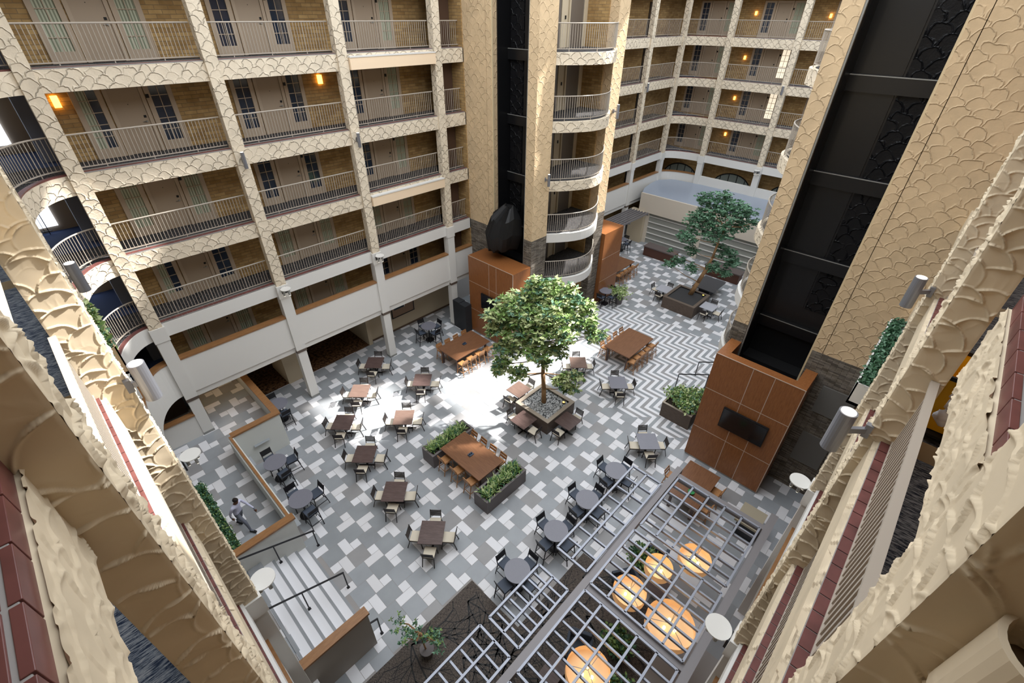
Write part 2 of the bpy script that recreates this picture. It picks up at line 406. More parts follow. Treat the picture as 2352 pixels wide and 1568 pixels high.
def door_group(fr, s0, z, kinds, flip=False):
    offs = [(1.15, 'w'), (2.05, 'd'), (3.24, 'w')]
    for o_, t in offs:
        if fr == 'left': loc, rz = (s0+o_, YL+DW, z), 0
        elif fr == 'far': loc, rz = (XF+DW, s0+4.97-o_, z), -PI/2
        if t == 'd': put_struct(DOORP, loc, rz)
        else: put_struct(get_window(kinds[0 if o_ < 2 else 1]), loc, rz)
BAL = MB().tube((0, 0, 0), (0, 0, .98), .011, RAILM, 5, caps=False).data('baluster')
BALN = MB().box(-.008, .008, -.02, .02, 0, .98, RAILM).data('baluster')
def railing(pts, z, label, group, indiv=True, step=.115, cat='railing', mtr=RAILM, rb=.011):
    """handrail on balusters along a polyline; children top_rail, bottom_rail, post, baluster"""
    root = empty('balcony_railing', (pts[0][0], pts[0][1], z)); tag(root, label, cat, group)
    X0, Y0 = pts[0]
    loc = [(x-X0, y-Y0) for x, y in pts]
    t = MB(); t.path([(x, y, 1.1) for x, y in loc], .026, mtr, 8); t.build('top_rail', root)
    t = MB()
    for a, b_ in zip(loc, loc[1:]): t.bar((a[0], a[1], .13), (b_[0], b_[1], .13), .035, .03, mtr)
    t.build('bottom_rail', root)
    cum = [0]
    for a, b_ in zip(loc, loc[1:]): cum.append(cum[-1]+math.hypot(b_[0]-a[0], b_[1]-a[1]))
    tot = cum[-1]; n = max(2, int(tot/step)); allb = MB()
    for i in range(1, n):
        d = tot*i/n; q = max(j for j in range(len(cum)) if cum[j] <= d+1e-9); q = min(q, len(loc)-2)
        f = (d-cum[q])/(cum[q+1]-cum[q]); x = loc[q][0]+(loc[q+1][0]-loc[q][0])*f; y = loc[q][1]+(loc[q+1][1]-loc[q][1])*f
        if i % 12 == 6:
            pm = MB(); pm.tube((x, y, 0), (x, y, 1.09), .016, mtr, 6); pm.build('post', root); continue
        if indiv:
            o = bpy.data.objects.new('baluster', BAL); COL.objects.link(o); o.parent = root; o.location = (x, y, .12)
        else: allb.tube((x, y, .12), (x, y, 1.09), rb, mtr, 4, caps=False)
    if not indiv: tag(allb.build('baluster', root), kind='stuff')
    return root
def curb_tiles(T, s0, s1, z, d0=.16, d1=.33):
    c = MB(); c.box(s0, s1, d0-.01, d1+.01, z, z+.03, GROUT, T); n = max(1, round((s1-s0)/.2)); st = (s1-s0)/n
    for i in range(n): c.box(s0+i*st+.006, s0+(i+1)*st-.006, d0, d1, z+.005, z+.042, QUARRY, T)
    c.box(s0, s1, d1+.02, d1+.10, z, z+.05, SILL, T)
    struct(c, 'trim')
def corridor(fr, s0, s1, levels, carpet=CARPX):
    T = FR[fr]
    for lv in levels:
        z = LV[lv]; c = MB(); c.box(s0, s1, .12, DW, z-.28, z, BEIGE, T, top=carpet); struct(c, 'floor')
        f = MB()
        if lv == 2: continue
        pm = WHITE if lv == 3 else PL
        f.box(s0, s1, .10, .36, z-.60, z-.002, pm, T); struct(f, 'trim')
def parapet(fr, s0, s1):
    T = FR[fr]; f = MB(); f.box(s0, s1, .06, .32, 3.32, 5.02, WHITE, T); f.box(s0, s1, .14, .6, 3.0, 3.32, WHITE, T); struct(f, 'wall_parapet')
    c = MB(); c.box(s0, s1, .03, .38, 5.02, 5.10, WOODC, T); struct(c, 'trim')
def column(fr, s0, label, zb=0, over=None, d1=.36, top=18.4, xo=0, group=None, zr=0):
    T = FR[fr]; root = empty('column', T(s0+COLW/2, d1/2, zb)); tag(root, label, 'column', group)
    L0 = Vector(root.location)
    def TT(s, d, z): p = Vector(T(s, d-xo, z))-L0; return tuple(p)
    a = MB(); a.box(s0, s0+COLW, 0, d1, 6.72, top, PL, TT); a.build('textured_shaft', root)
    a = MB(); a.box(s0-.05, s0+COLW+.05, -.05, d1+.05, 6.1, 6.72, WHITE, TT); a.box(s0-.02, s0+COLW+.02, -.02, d1+.02, 3.12, 6.1, WHITE, TT); a.build('white_shaft', root)
    a = MB(); a.box(s0-.03, s0+COLW+.03, -.03, d1+.03, 2.98, 3.12, mat('bronze_band', (90, 78, 70), .5), TT); a.build('bronze_band', root)
    a = MB(); a.box(s0, s0+COLW, 0, d1, zr+.12, 2.98, WHITE, TT); a.box(s0-.01, s0+COLW+.01, -.01, d1+.01, zr, zr+.12, SILL, TT); a.build('column_base', root)
    return root
NTH = ['first', 'second', 'third', 'fourth', 'fifth', 'sixth', 'seventh', 'eighth', 'ninth', 'tenth']
G = 4.97
LC = [1.19+G*i for i in range(4)]
# left facade in front of tower
for i, s in enumerate(LC):
    column('left', s, f'cream textured column over white base, {NTH[i]} from the left on the long facade', zr=.99 if i == 0 else 0, group='columns of the long left facade')
corridor('left', -2.2, 18.0, (6, 5, 4, 3, 2)); parapet('left', LC[0]+COLW, 18.0)
bw = MB(); bw.box(1.6, 18.1, YL+DW, YL+DW+.2, 4.0, 18.6, BRICK); struct(bw, 'wall_left')
kindsL = {6: ['curtain', 'curtain'], 5: ['half', 'dark'], 4: ['curtain', 'curtain'], 3: ['half', 'dark'], 2: ['curtain', 'curtain']}
kindsM = {6: ['dark', 'dark'], 5: ['dark', 'dark'], 4: ['dark', 'dark'], 3: ['curtain', 'curtain'], 2: ['curtain', 'curtain']}
kindsR = {6: ['dark', 'curtain'], 5: ['dark', 'curtain'], 4: ['dark', 'curtain'], 3: ['curtain', 'curtain'], 2: ['dark', 'dark']}
BN = ['between first and second columns', 'between second and third columns', 'between third and fourth columns', 'between fourth column and elevator tower']
for lv in (6, 5, 4, 3, 2):
    for i in range(3): door_group('left', LC[i], LV[lv], (kindsL, kindsM, kindsR)[i][lv])
    if lv > 2:
        for i in range(4):
            a = LC[i]+COLW; b_ = LC[i+1] if i < 3 else 17.95
            railing([(a+.02, YL+.40), (b_-.02, YL+.40)], LV[lv], f'grey metal balcony railing, {ORD[lv]} level of the long facade, {BN[i]}', 'balcony railings of the long facade')
            curb_tiles(FR['left'], a, b_, LV[lv])
# box-like planter ledges hung on two fascia of the third bay
for lv, zt in ((6, 15.42), (4, 9.62)):
    b = MB(); b.box(LC[2]+COLW+.02, LC[3]-.02, YL-.12, YL+.10, zt-.52, zt-.08, mat('smooth_beige', (232, 208, 178), .7)); b.box(LC[2]+COLW+.02, LC[3]-.02, YL-.14, YL+.10, zt-.08, zt-.03, WHITE)
    tag(b.build('fascia_box'), f'smooth beige boxed fascia on the {ORD[lv]} level, between third and fourth columns', 'fascia')
b = MB(); b.box(17.95, 19.5, 20.52, 22.8, 3.0, 22, BRICK); struct(b, 'wall_left')
# dark service doors past the fourth column
for lv in (6, 5, 4, 3, 2):
    b = MB(); b.box(16.75, 17.9, YL+.95, YL+1.0, LV[lv], LV[lv]+2.3, mat('brown_door', (84, 62, 48), .6)); struct(b, 'door')
# continuation behind tower
FC = [26.07, 31.04, 36.01, 41.0]
for i, s in enumerate(FC[1:]):
    column('left', s, f'cream textured column over white base behind the elevator tower, {NTH[i]} in order going away', group='columns behind the elevator tower')
corridor('left', 25.0, 41.4, (6, 5, 4, 3, 2)); parapet('left', 25.0, 41.4)
bw = MB(); bw.box(25, 45, YL+DW, YL+DW+.2, 0, 18.6, BRICK); struct(bw, 'wall_left')
for lv in (6, 5, 4, 3, 2):
    for i in range(3):
        if lv > 2:
            railing([(FC[i]+COLW, YL+.40), (FC[i+1], YL+.40)], LV[lv], f'grey metal railing behind the tower, {ORD[lv]} level, {NTH[i]} bay going away', 'railings behind the tower', indiv=False, step=.14)
            curb_tiles(FR['left'], FC[i]+COLW, FC[i+1], LV[lv])
        d = MB(); x0 = FC[i]+2.2; d.box(x0, x0+1.0, YL+DW-.05, YL+DW, LV[lv], LV[lv]+2.15, mat('dark_door', (44, 38, 36), .5)); struct(d, 'door')
# far wing
WC = [17.26-G*i for i in range(4)]
for i, s in enumerate(WC[:3]):
    column('far', s, f'cream textured column of the far wing, {NTH[i]} from the rounded corner', group='columns of the far wing')
corridor('far', 0, WC[0]+.3, (6, 5, 4, 3), CARPY)
c = MB(); c.box(0, 17.6, .12, DW, 3.72, 4.0, BEIGE, FR['far'], top=CARPY); struct(c, 'floor')
bw = MB(); bw.box(XF+DW, XF+DW+.2, 0, 22.5, 0, 18.6, BRICK); struct(bw, 'wall_far')
f = MB(); f.box(0, WC[0]+.3, .06, .32, 4.3, 5.02, WHITE, FR['far']); struct(f, 'wall_parapet')
for lv in (6, 5, 4, 3, 2):
    for i in range(-1, 2):
        s0 = WC[i] if i >= 0 else WC[0]+G; s1 = WC[i+1]
        if lv > 2:
            if i >= 0:
                railing([(XF+.4, WC[i+1]+COLW), (XF+.4, WC[i])], LV[lv], f'grey metal railing of the far wing, {ORD[lv]} level, {NTH[i]} bay from the corner', 'railings of the far wing', indiv=False, step=.14)
                curb_tiles(FR['far'], WC[i+1]+COLW, WC[i], LV[lv])
            kd = [['dark', 'curtain'], ['dark', 'lit' if lv in (5, 4) else 'curtain'], ['dark', 'dark']][i+1]
            door_group('far', s1, LV[lv], kd[::1])
        else:
            a = MB(); cy = (s0+s1)/2+.2; n = 16; R = 1.65
            pts = [(XF+DW-.03, cy+R*math.cos(PI*q/n), 4.15+1.15*math.sin(PI*q/n)) for q in range(n+1)]
            a.face(pts, mat('arch_glass', (150, 160, 156), .2)); root = a.build('window'); root['kind'] = 'structure'
            fm = MB(); fm.path([(x-.02, y, z) for x, y, z in pts], .05, DARKM, 6)
            for q in (-1.1, -.37, .37, 1.1): fm.tube((XF+DW-.04, cy+q, 4.15), (XF+DW-.04, cy+q, 4.15+1.15*math.sqrt(1-(q/R)**2)), .035, DARKM, 6)
            fm.build('window_frame', root)
# rounded corners
def arc(cx, cy, rx, ry, a0, a1, n=14): return [(cx+rx*math.cos(a0+(a1-a0)*i/n), cy+ry*math.sin(a0+(a1-a0)*i/n)) for i in range(n+1)]
def round_corner(cx, cy, R1x, R1y, a0, a1, cn, levels, lab, carpet, fill, indiv, par=True):
    """concave slab edge between two facades; cx,cy centre, radius to the fascia"""
    for lv in levels:
        z = LV[lv]; outer = arc(cx, cy, R1x, R1y, a0, a1); mid = arc(cx, cy, R1x+.26, R1y+.26, a0, a1)
        pm = WHITE if lv <= 3 else PL
        if lv > 2:
            b = MB(); b.band(outer, mid, z-.6, z, pm); struct(b, 'trim', smooth=False)
            b = MB(); b.band(arc(cx, cy, R1x+.05, R1y+.05, a0, a1, 22), arc(cx, cy, R1x+.21, R1y+.21, a0, a1, 22), z, z+.04, QUARRY); struct(b, 'trim')
            if lab: railing(arc(cx, cy, R1x+.3, R1y+.3, a0, a1), z, f'curved grey railing on the {ORD[lv]} level, {lab}', lab, indiv=indiv)
        else:
            b = MB(); b.band(outer, mid, 3.32, 5.02, WHITE); struct(b, 'wall_parapet')
            b = MB(); b.band(arc(cx, cy, R1x-.04, R1y-.04, a0, a1), arc(cx, cy, R1x+.3, R1y+.3, a0, a1), 5.02, 5.1, WOODC); struct(b, 'trim')
        b = MB(); 
        for q in range(len(mid)-1): b.prism([mid[q], mid[q+1], fill], z-.278, z-.004, BEIGE, top=carpet)
        struct(b, 'floor')
# near-left / long facade corner
round_corner(1.25, 17.7, 1.4, 2.8, PI/2, PI, 'nw', (6, 5, 4, 3, 2), 'rounded corner left of the first column', CARPX, (-.6, 22.2), True)
# far corner
round_corner(41.2, 17.6, 1.5, 2.95, 0, PI/2, 'ne', (6, 5, 4, 3, 2), 'rounded far corner behind the towers', CARPY, (44.3, 22.2), False)
# far corner low roof, fascia and shelf wall
b = MB(); b.prism([(37.0, 0.2), (37.0, 19.6), (38.2, 20.1), (39.8, 20.4), (41.2, 20.5), (42.4, 19.6), (42.66, 17.5), (42.66, .2)], 4.25, 4.32, WHITE, top=mat('blue_roof', (150, 160, 176), .3, spec=.6)); struct(b, 'roof')
b = MB(); b.box(36.85, 37.0, 0.2, 19.6, 2.75, 4.32, mat('warm_white', (206, 196, 182), .7)); struct(b, 'wall_canopy')
sw = empty('shelf_wall', (37.15, 12, 0)); tag(sw, 'pale grey ribbed partition wall with white ledges under the low roof', 'partition')
b = MB(); b.box(0, .1, -8, 6.8, 0, 2.8, mat('sage_grey', (150, 152, 146), .6)); b.build('panel', sw)
for i in range(5): b = MB(); b.box(-.10, 0, -8, 6.8, .42+i*.5, .48+i*.5, WHITE); b.build('ledge', sw)
for y in (-8, -3.05, 1.9, 6.8): b = MB(); b.box(-.14, 0.05, y-.2, y+.2, 0, 2.8, mat('warm_white', (206, 196, 182), .7)); b.build('pilaster', sw)
b = MB(); b.box(36.6, 37.2, 18.9, 20.3, 0, 2.8, BEIGE); struct(b, 'wall_canopy')
# slatted canopy at the far left
lo = empty('slatted_canopy', (33.6, 19.4, 2.75)); tag(lo, 'dark grey slatted canopy under the white parapet at the far end', 'canopy')
for i in range(7): b = MB(); b.box(-2.8, 3.0, -.9+i*.27, -.84+i*.27, 0, .14, BEAMG); b.build('slat', lo)
for x in (-2.8, 0, 2.9): b = MB(); b.box(x, x+.1, -.95, .85, -.1, 0, BEAMG); b.build('crossbar', lo)
ZR0 = .99
# ---- ground floor behind long facade
b = MB(); b.box(11.0, 18, 22.65, 22.85, 0, 3.72, BEIGE); b.box(5.85, 6.85, 22.4, 24.5, 0, 3.72, BEIGE); b.box(10.95, 11.2, 22.4, 26, 0, 3.72, BEIGE); struct(b, 'wall_ground')
b = MB(); b.box(11.2, 18, 22.62, 22.65, 0, .12, mat('brown_base', (92, 74, 60), .6)); struct(b, 'baseboard_ground')
b = MB(); b.box(3.9, 11, 22.45, 28, .001, .006, CARPB); struct(b, 'floor')
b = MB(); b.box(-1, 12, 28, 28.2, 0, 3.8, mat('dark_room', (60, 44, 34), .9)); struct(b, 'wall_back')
b = MB(); b.box(-3.4, 18.2, 20.8, 28.2, 3.55, 3.72, BEIGE); struct(b, 'ceiling')
b = MB(); b.box(-.4, 1.2, 20.45, 20.6, ZR0, 2.2, WHITE); b.box(-.45, 1.2, 20.38, 20.66, 2.2, 2.28, WOODC); struct(b, 'wall_ground')
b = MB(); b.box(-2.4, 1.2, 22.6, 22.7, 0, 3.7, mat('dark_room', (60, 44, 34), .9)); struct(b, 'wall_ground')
pa = empty('framed_picture', (13.3, 22.62, 1.0)); tag(pa, 'large framed abstract picture in blue and brown on the beige ground floor wall', 'picture')
b = MB(); b.box(-.35, 1.25, -.03, 0, 0, 1.4, mat('pic_ground', (150, 124, 104), .5)); b.prism([(-.2, -.04), (.55, -.04), (.55, -.031), (-.2, -.031)], .5, 1.2, mat('pic_blue', (46, 62, 72), .5)); b.prism([(.65, -.04), (1.05, -.04), (1.05, -.031), (.65, -.031)], .75, 1.3, mat('pic_blue', (46, 62, 72))); b.box(.56, .62, -.042, -.031, .5, 1.3, WHITE); b.build('canvas', pa)
b = MB(); 
for q in ((-.4, -.35, 0, 1.4), (1.25, 1.3, 0, 1.4)): b.box(q[0], q[1], -.05, 0, -.05, 1.45, DARKM)
b.box(-.35, 1.25, -.05, 0, -.05, 0, DARKM); b.box(-.35, 1.25, -.05, 0, 1.4, 1.45, DARKM); b.build('frame', pa)
# ---- raised walkway, stairs, guard walls
ZR = .99
rt = MB()
def put_r(x0, x1, y0, y1, mt):
    cx, cy = (x0+x1)/2, (y0+y1)/2
    ok = (-2.6 < cx < 1.8 and 12.45 < cy < 22.6) or (1.7 < cx < 3.7 and 18.3 < cy < 27) or (-2.6 < cx < 0.0 and 1 < cy < 12.6) or (-2.6 < cx < 3.7 and 20 < cy < 27)
    if ok: rt.face([(x0+GAP, y0+GAP, ZR), (x1-GAP, y0+GAP, ZR), (x1-GAP, y1-GAP, ZR), (x0+GAP, y1-GAP, ZR)], mt)
mosaic(put_r, -8, 6, -12, 20)
struct(rt, 'floor')
b = MB(); b.box(-3, 1.69, 12.6, 27, .01, ZR-.004, GROUT); b.box(1.69, 3.7, 18.3, 27, .01, ZR-.004, GROUT); b.box(-3, -.06, 7.5, 12.6, .01, ZR-.004, GROUT); struct(b, 'floor')
st = MB()
for i in range(6):
    x1 = 1.95-.38*i; zt = .165*(i+1)
    st.box(-.05, x1, 7.951, 12.499, zt-.165+.001, zt, TW[0]); st.box(x1-.09, x1+.004, 7.96, 12.49, zt-.03, zt+.003, TG[3])
tag(st.build('staircase'), 'wide white stone stairs with grey nosings rising to the left walkway', 'stairs', kind='structure')
GW = mat('guard_white', (206, 208, 204), .7); GB = mat('guard_beige', (158, 152, 144), .7)
def guard(name, x0, y0, x1, y1, t, zb, label, face=GW, zt=2.05):
    root = empty(name, (x0, y0, zb)); tag(root, label, 'low wall')
    dx, dy = x1-x0, y1-y0; L_ = math.hypot(dx, dy); ux, uy = dx/L_, dy/L_
    a = MB(); T = lambda s, d, z: (ux*s-uy*d, uy*s+ux*d, z)
    a.box(0, L_, 0, t, 0, zt-zb-.08, face, T); a.build('wall_panel', root)
    a = MB(); a.box(-.05, L_+.05, -.05, t+.05, zt-zb-.08, zt-zb, WOODC, T); a.build('wood_cap', root)
guard('guard_wall', 3.72, 26.5, 3.72, 18.36, .2, 0, 'pale guard wall with wood cap running back under the long facade')
guard('guard_wall', 1.9, 18.15, 3.9, 18.15, .2, 0, 'short pale guard wall with wood cap turning across the raised walkway', zt=2.052)
guard('guard_wall', 1.9, 18.14, 1.9, 12.71, -.2, 0, 'long pale guard wall with wood cap between walkway and round high tables')
guard('guard_wall', -.2, 12.5, 1.9, 12.5, .2, 0, 'pale guard wall with wood cap above the left side of the stairs', zt=2.053)
guard('guard_wall', -.2, 7.75, 1.95, 7.75, .2, 0, 'grey guard wall with wood cap on the near side of the stairs', GB)
def handrail(pts, posts, label):
    root = empty('handrail', pts[0]); tag(root, label, 'handrail')
    o = Vector(pts[0]); a = MB()
    for p0, p1 in zip(pts, pts[1:]): a.bar(Vector(p0)-o, Vector(p1)-o, .045, .045, DARKM)
    a.build('rail', root)
    for (x, y, z0, z1) in posts: a = MB(); a.bar(Vector((x, y, z0))-o, Vector((x, y, z1))-o, .04, .04, DARKM); a.box(x-.05-o.x, x+.05-o.x, y-.05-o.y, y+.05-o.y, z0-o.z, z0+.012-o.z, DARKM); a.build('post', root)
handrail([(2.3, 12.34, .95), (-.1, 12.34, 1.98)], [(2.28, 12.34, 0, .95), (.95, 12.34, .5, 1.52)], 'dark sloping handrail along the wall side of the white stairs')
handrail([(2.26, 10.06, .98), (-.1, 10.06, 2.0)], [(2.24, 10.06, 0, .98), (.89, 10.06, .5, 1.56)], 'dark sloping handrail down the middle of the white stairs')
handrail([(2.24, 7.9, 1.0), (1.2, 7.9, 1.42)], [(2.22, 7.9, 0, 1.0)], 'short dark handrail end beside the grey guard wall')
# ---- elevator towers
SPAN = ((-.5, .66, 4.25, 5.5), (-.5, .58, 1.6, 3.15))
def tower(sgn, name, lbl):
    """sgn=+1: y as given (right tower seen as is) ; -1 mirrored about y=10.03"""
    Y = (lambda y: y) if sgn > 0 else (lambda y: 20.06-y)
    root = empty(name, (18, Y(3), 0)); tag(root, lbl, 'elevator tower')
    o = Vector(root.location)
    T = lambda x, y, z: (x-o.x, Y(y)-o.y, z-o.z)
    zs = 6.75
    a = MB(); a.box(18.0, 19.25, 3.90, 4.47, zs, 22, PLT, T); a.build('plaster_pier', root)
    a = MB(); a.box(18.0, 19.25, 3.90, 4.47, 0, zs, STONE, T); a.build('stone_pier', root)
    a = MB(); a.box(18.0, 19.5, -.9 if sgn > 0 else -.46, 1.15, zs, 22, PLT, T); a.box(18.0, 18.6, 1.17, 1.5, zs, 22, PLT, T); a.build('plaster_wall', root)
    a = MB(); a.box(18.0, 19.4, -.9 if sgn > 0 else -.46, 1.5, 0, zs, STONE, T); a.build('stone_wall', root)
    a = MB(); a.box(18.03, 18.1, 3.84, 3.90, 5, 22, SILL, T); a.box(18.03, 18.1, 1.5, 1.56, 5, 22, mat('cream_trim', (206, 186, 150), .6), T); a.build('edge_trim', root)
    a = MB(); a.box(19.3, 19.4, 1.5, 3.9, 5, 22, BLACK, T); a.box(18.4, 19.35, 1.5, 1.56, 4.5, 22, BLACK, T); a.box(18.4, 19.35, 3.84, 3.9, 4.5, 22, BLACK, T); a.box(18.6, 19.35, 1.55, 3.85, 0, 5.0, BLACKM, T); a.build('shaft_back', root)
    a = MB(); a.box(19.24, 19.3, 1.62, 2.45, 7.6, 22, PLB, T); a.build('textured_panel', root)
    a = MB(); a.box(19.25, 19.3, 2.52, 3.6, 7.6, 22, BLACK, T); a.build('smooth_panel', root)
    for z in (15.47, 12.58, 9.69, 6.8):
        a = MB(); a.box(19.1, 19.3, 1.56, 3.84, z-.42, z+.05, BLACK, T); a.box(19.085, 19.1, 1.56, 3.84, z+.02, z+.05, SILL, T); a.build('black_beam', root)
    # side with balconies
    a = MB(); a.box(19.5, 24.0, 2.3, 2.6, 0, 22, BEIGE, T); a.box(23.9, 24.1, -.4, 3.9, 0, 22, BRICK, T); a.build('lobby_wall', root)
    for z in (15.47, 12.58, 9.69, 6.8, 4.0):
        for x in (20.6, 22.4):
            a = MB(); a.box(x, x+1.1, 2.6, 2.64, z, z+2.15, mat('lift_door', (120, 112, 104), .35, .4), T); a.box(x-.1, x, 2.6, 2.68, z, z+2.25, BEIGE, T); a.box(x+1.1, x+1.2, 2.6, 2.68, z, z+2.25, BEIGE, T); a.build('elevator_door', root)
        a = MB(); a.box(20.0, 20.25, 2.6, 2.64, z+1.35, z+1.65, DARKM, T); a.box(22.05, 22.12, 2.6, 2.64, z+1.2, z+1.35, BLACKM, T); a.build('call_plate', root)
    for z in (15.47, 12.58, 9.69, 6.8, 4.0):
        n = 14; pts = [(19.25+(24.2-19.25)*i/n, 4.42+1.22*math.sin(PI*(i/n)**.95)) for i in range(n+1)]
        inn = [(x, 4.2) for x, y in pts]
        a = MB(); a.band([T(x, y, 0)[:2] for x, y in pts], [T(x, y-.2, 0)[:2] for x, y in pts], z-.5-o.z, z-o.z, WHITE if z < 7 else PL); a.build('curved_fascia', root)
        a = MB(); a.band([T(x, y-.2, 0)[:2] for x, y in pts], [T(x, 2.4, 0)[:2] for x, y in pts], z-.25-o.z, z-o.z, BEIGE, top=CARPX); a.build('lobby_floor', root)
        rl = railing([(x, Y(y-.12)) for x, y in pts], z, f'curved metal railing round the {"left" if sgn < 0 else "right"} elevator lobby on level {ORD[[k_ for k_ in LV if LV[k_] == z][0]]}', 'curved railings of the elevator lobbies', indiv=(sgn < 0))
    if sgn > 0:
        for (pa_, pb_, pz0, pz1) in SPAN: a = MB(); a.box(17.95, 18.0, pa_, pb_, pz0, pz1, mat('grey_service_panel', (104, 102, 98), .6), T); a.build('service_panel', root)
    a = MB(); a.box(24.0, 24.95, 3.3, 4.45, zs, 22, PLT, T); a.build('end_pier', root)
    a = MB(); a.box(24.0, 24.95, 3.3, 4.45, 0, zs, STONE, T); a.build('stone_end_pier', root)
    return root
tower(+1, 'elevator_tower', 'right elevator tower with glossy black shaft between cream scalloped plaster walls')
tower(-1, 'elevator_tower', 'left elevator tower with black shaft and curved balconies facing the passage')
b = MB(); b.box(19.5, 24, -1.0, 2.3, 0, 22, BEIGE); struct(b, 'wall_core')
b = MB(); b.box(19.5, 24, 17.8, 20.4, 0, 22, BEIGE); struct(b, 'wall_core')
# black draped lift car on left tower
b = MB(); r = random.Random(4); n = 16
ring = []
for lvl, (zz, rr, off) in enumerate(((5.5, .2, .3), (5.9, .95, .25), (6.8, 1.15, .1), (7.7, .95, -.05), (8.3, .35, -.2))):
    ring.append([(17.9-abs(math.sin(PI*i/(n-1)))**.6*rr*1.3+.3, 17.5+off-(i/(n-1)-.5)*2*rr*.95+r.uniform(-.03, .03), zz+.12*math.sin(i*1.9)*(lvl > 0)) for i in range(n)])
for a_, c_r in zip(ring, ring[1:]):
    for i in range(n-1): b.face([a_[i], a_[i+1], c_r[i+1], c_r[i]], BLACKM)
b.face(ring[0], BLACKM); b.face(ring[-1][::-1], BLACKM)
tag(b.build('draped_cab', smooth=True), 'black fabric covered lump at the foot of the left black lift shaft', 'cover')
# wood boxes under the shafts
def woodbox(x0, x1, y0, y1, z1, label, tv, seams_y, seams_z, open_=None):
    root = empty('wood_enclosure', (x0, y0, 0)); tag(root, label, 'enclosure'); W_ = x1-x0; D = y1-y0
    a = MB()
    if open_:
        t = .42
        a.box(0, t, 0, D, 0.1, z1, WPANEL); a.box(t, W_, 0, t, .1, z1, WPANEL); a.box(t, W_, D-t, D, .1, z1, WPANEL); a.box(t, W_, t, D-t, z1-1.2, z1-1.15, BLACKM)
    else: a.box(0, W_, 0, D, .1, z1, WPANEL)
    a.build('wood_panels', root)
    a = MB(); TR = mat('metal_seam', (196, 176, 158), .4, .4)
    for y in seams_y: a.box(-.006, 0, y-y0-.012, y-y0+.012, .1, z1, TR)
    for z in seams_z: a.box(-.006, 0, 0, D, z-.012, z+.012, TR); a.box(0, W_, -.006, 0, z-.012, z+.012, TR)
    a.box(-.012, .02, -.01, D+.01, z1-.01, z1+.012, TR); a.box(-.01, .02, -.01, .02, .1, z1, TR)
    a.build('metal_trim', root)
    a = MB(); a.box(.02, W_, .02, D-.02, 0, .1, SILL); a.build('plinth', root)
    if tv:
        t0, t1, tz0, tz1 = tv
        tvr = empty('wall_tv', (x0-.02, (t0+t1)/2, (tz0+tz1)/2)); tag(tvr, f'wide black flat television on the {"right" if y0 < 8 else "left"} wood enclosure', 'television')
        h = (t1-t0)/2; v = (tz1-tz0)/2
        a = MB(); a.box(-.11, -.02, -h, h, -v, v, BLACKM); a.build('tv_body', tvr)
        a = MB(); a.box(-.115, -.11, -h+.03, h-.03, -v+.03, v-.03, mat('screen', (8, 8, 12), .15, spec=.6)); a.build('screen', tvr)
woodbox(16.56, 18.0, 1.0, 4.33, 5.9, 'dark wood panelled enclosure below the right black lift shaft', (1.55, 3.35, 2.62, 3.65), (2.05, 2.85), (1.9, 4.1), True)
woodbox(16.56, 18.0, 15.6, 19.25, 5.25, 'orange wood panelled enclosure below the left black lift shaft', (16.5, 18.1, 2.2, 3.2), (16.9, 17.5), (1.7, 3.6))
b = empty('wood_enclosure', (25.0, 15.35, 0)); tag(b, 'brown wood panelled block behind the left elevator tower', 'enclosure')
a = MB(); a.box(0, 2.2, 0, 4.0, 0, 5.2, WPANEL); a.build('wood_panels', b); a = MB(); a.box(-.006, 2.2, -.006, 0, 1.7, 1.72, mat('metal_seam', (196, 176, 158))); a.box(-.006, 2.2, -.006, 0, 3.4, 3.42, mat('metal_seam', (196, 176, 158))); a.build('metal_trim', b)
# ---- near-left facade (x = 0 plane) and near-right facade (y = -.4 plane)
def relief(mb, o, u, v, n, W_, H_, res, seed, mt, amp=.03, sc=.3, skirt=.05):
    """trowelled plaster as real relief: overlapping scallop ridges"""
    o, u, v, n = map(Vector, (o, u, v, n)); rg = np.random.RandomState(seed)
    nu, nv = max(2, int(W_/res)), max(2, int(H_/res))
    uu, vv = np.meshgrid(np.linspace(0, W_, nu+1), np.linspace(0, H_, nv+1), indexing='ij')
    h = np.zeros_like(uu); wd_ = max(.02, res*1.1/(sc*.68))
    rows = int(H_/(sc*.55))+3
    for j in range(rows, -3, -1):
        cv = j*sc*.55
        for i in range(-1, int(W_/sc)+2):
            cu_ = (i+.5*(j % 2))*sc+rg.uniform(-.3, .3)*sc; cvj = cv+rg.uniform(-.25, .25)*sc; R = sc*rg.uniform(.55, .8); asp = rg.uniform(.8, 1.35)
            d = np.sqrt(((uu-cu_)/asp)**2+(vv-cvj)**2)/R; k_ = d < 1
            tilt = rg.uniform(-.1, .1)*(uu-cu_)/R
            h = np.where(k_, .10+.10*d**3+1.0*np.exp(-((d-.965)/wd_)**2)*np.clip((vv-cvj)/R+.45, 0, 1)*(.65+.35*np.sin(uu*31+j))+tilt*.5, h)
    h += .035*np.sin(uu*23+vv*7)*np.sin(vv*19-uu*5)
    edge = np.minimum(1, np.minimum(uu, W_-uu)/(res*2)) if W_ < 1 else 1
    h = h*amp*np.maximum(edge, .18)
    base = len(mb.v); vs = [tuple(o+u*float(a)+v*float(c)+n*float(d)) for a, c, d in zip(uu.ravel(), vv.ravel(), h.ravel())]
    mb.v += vs; M = mb.mi(mt); fl_ = u.cross(v).dot(n) > 0
    for i in range(nu):
        for j in range(nv):
            a = base+i*(nv+1)+j; q = (a, a+nv+1, a+nv+2, a+1); mb.f.append(q if fl_ else q[::-1]); mb.m.append(M)
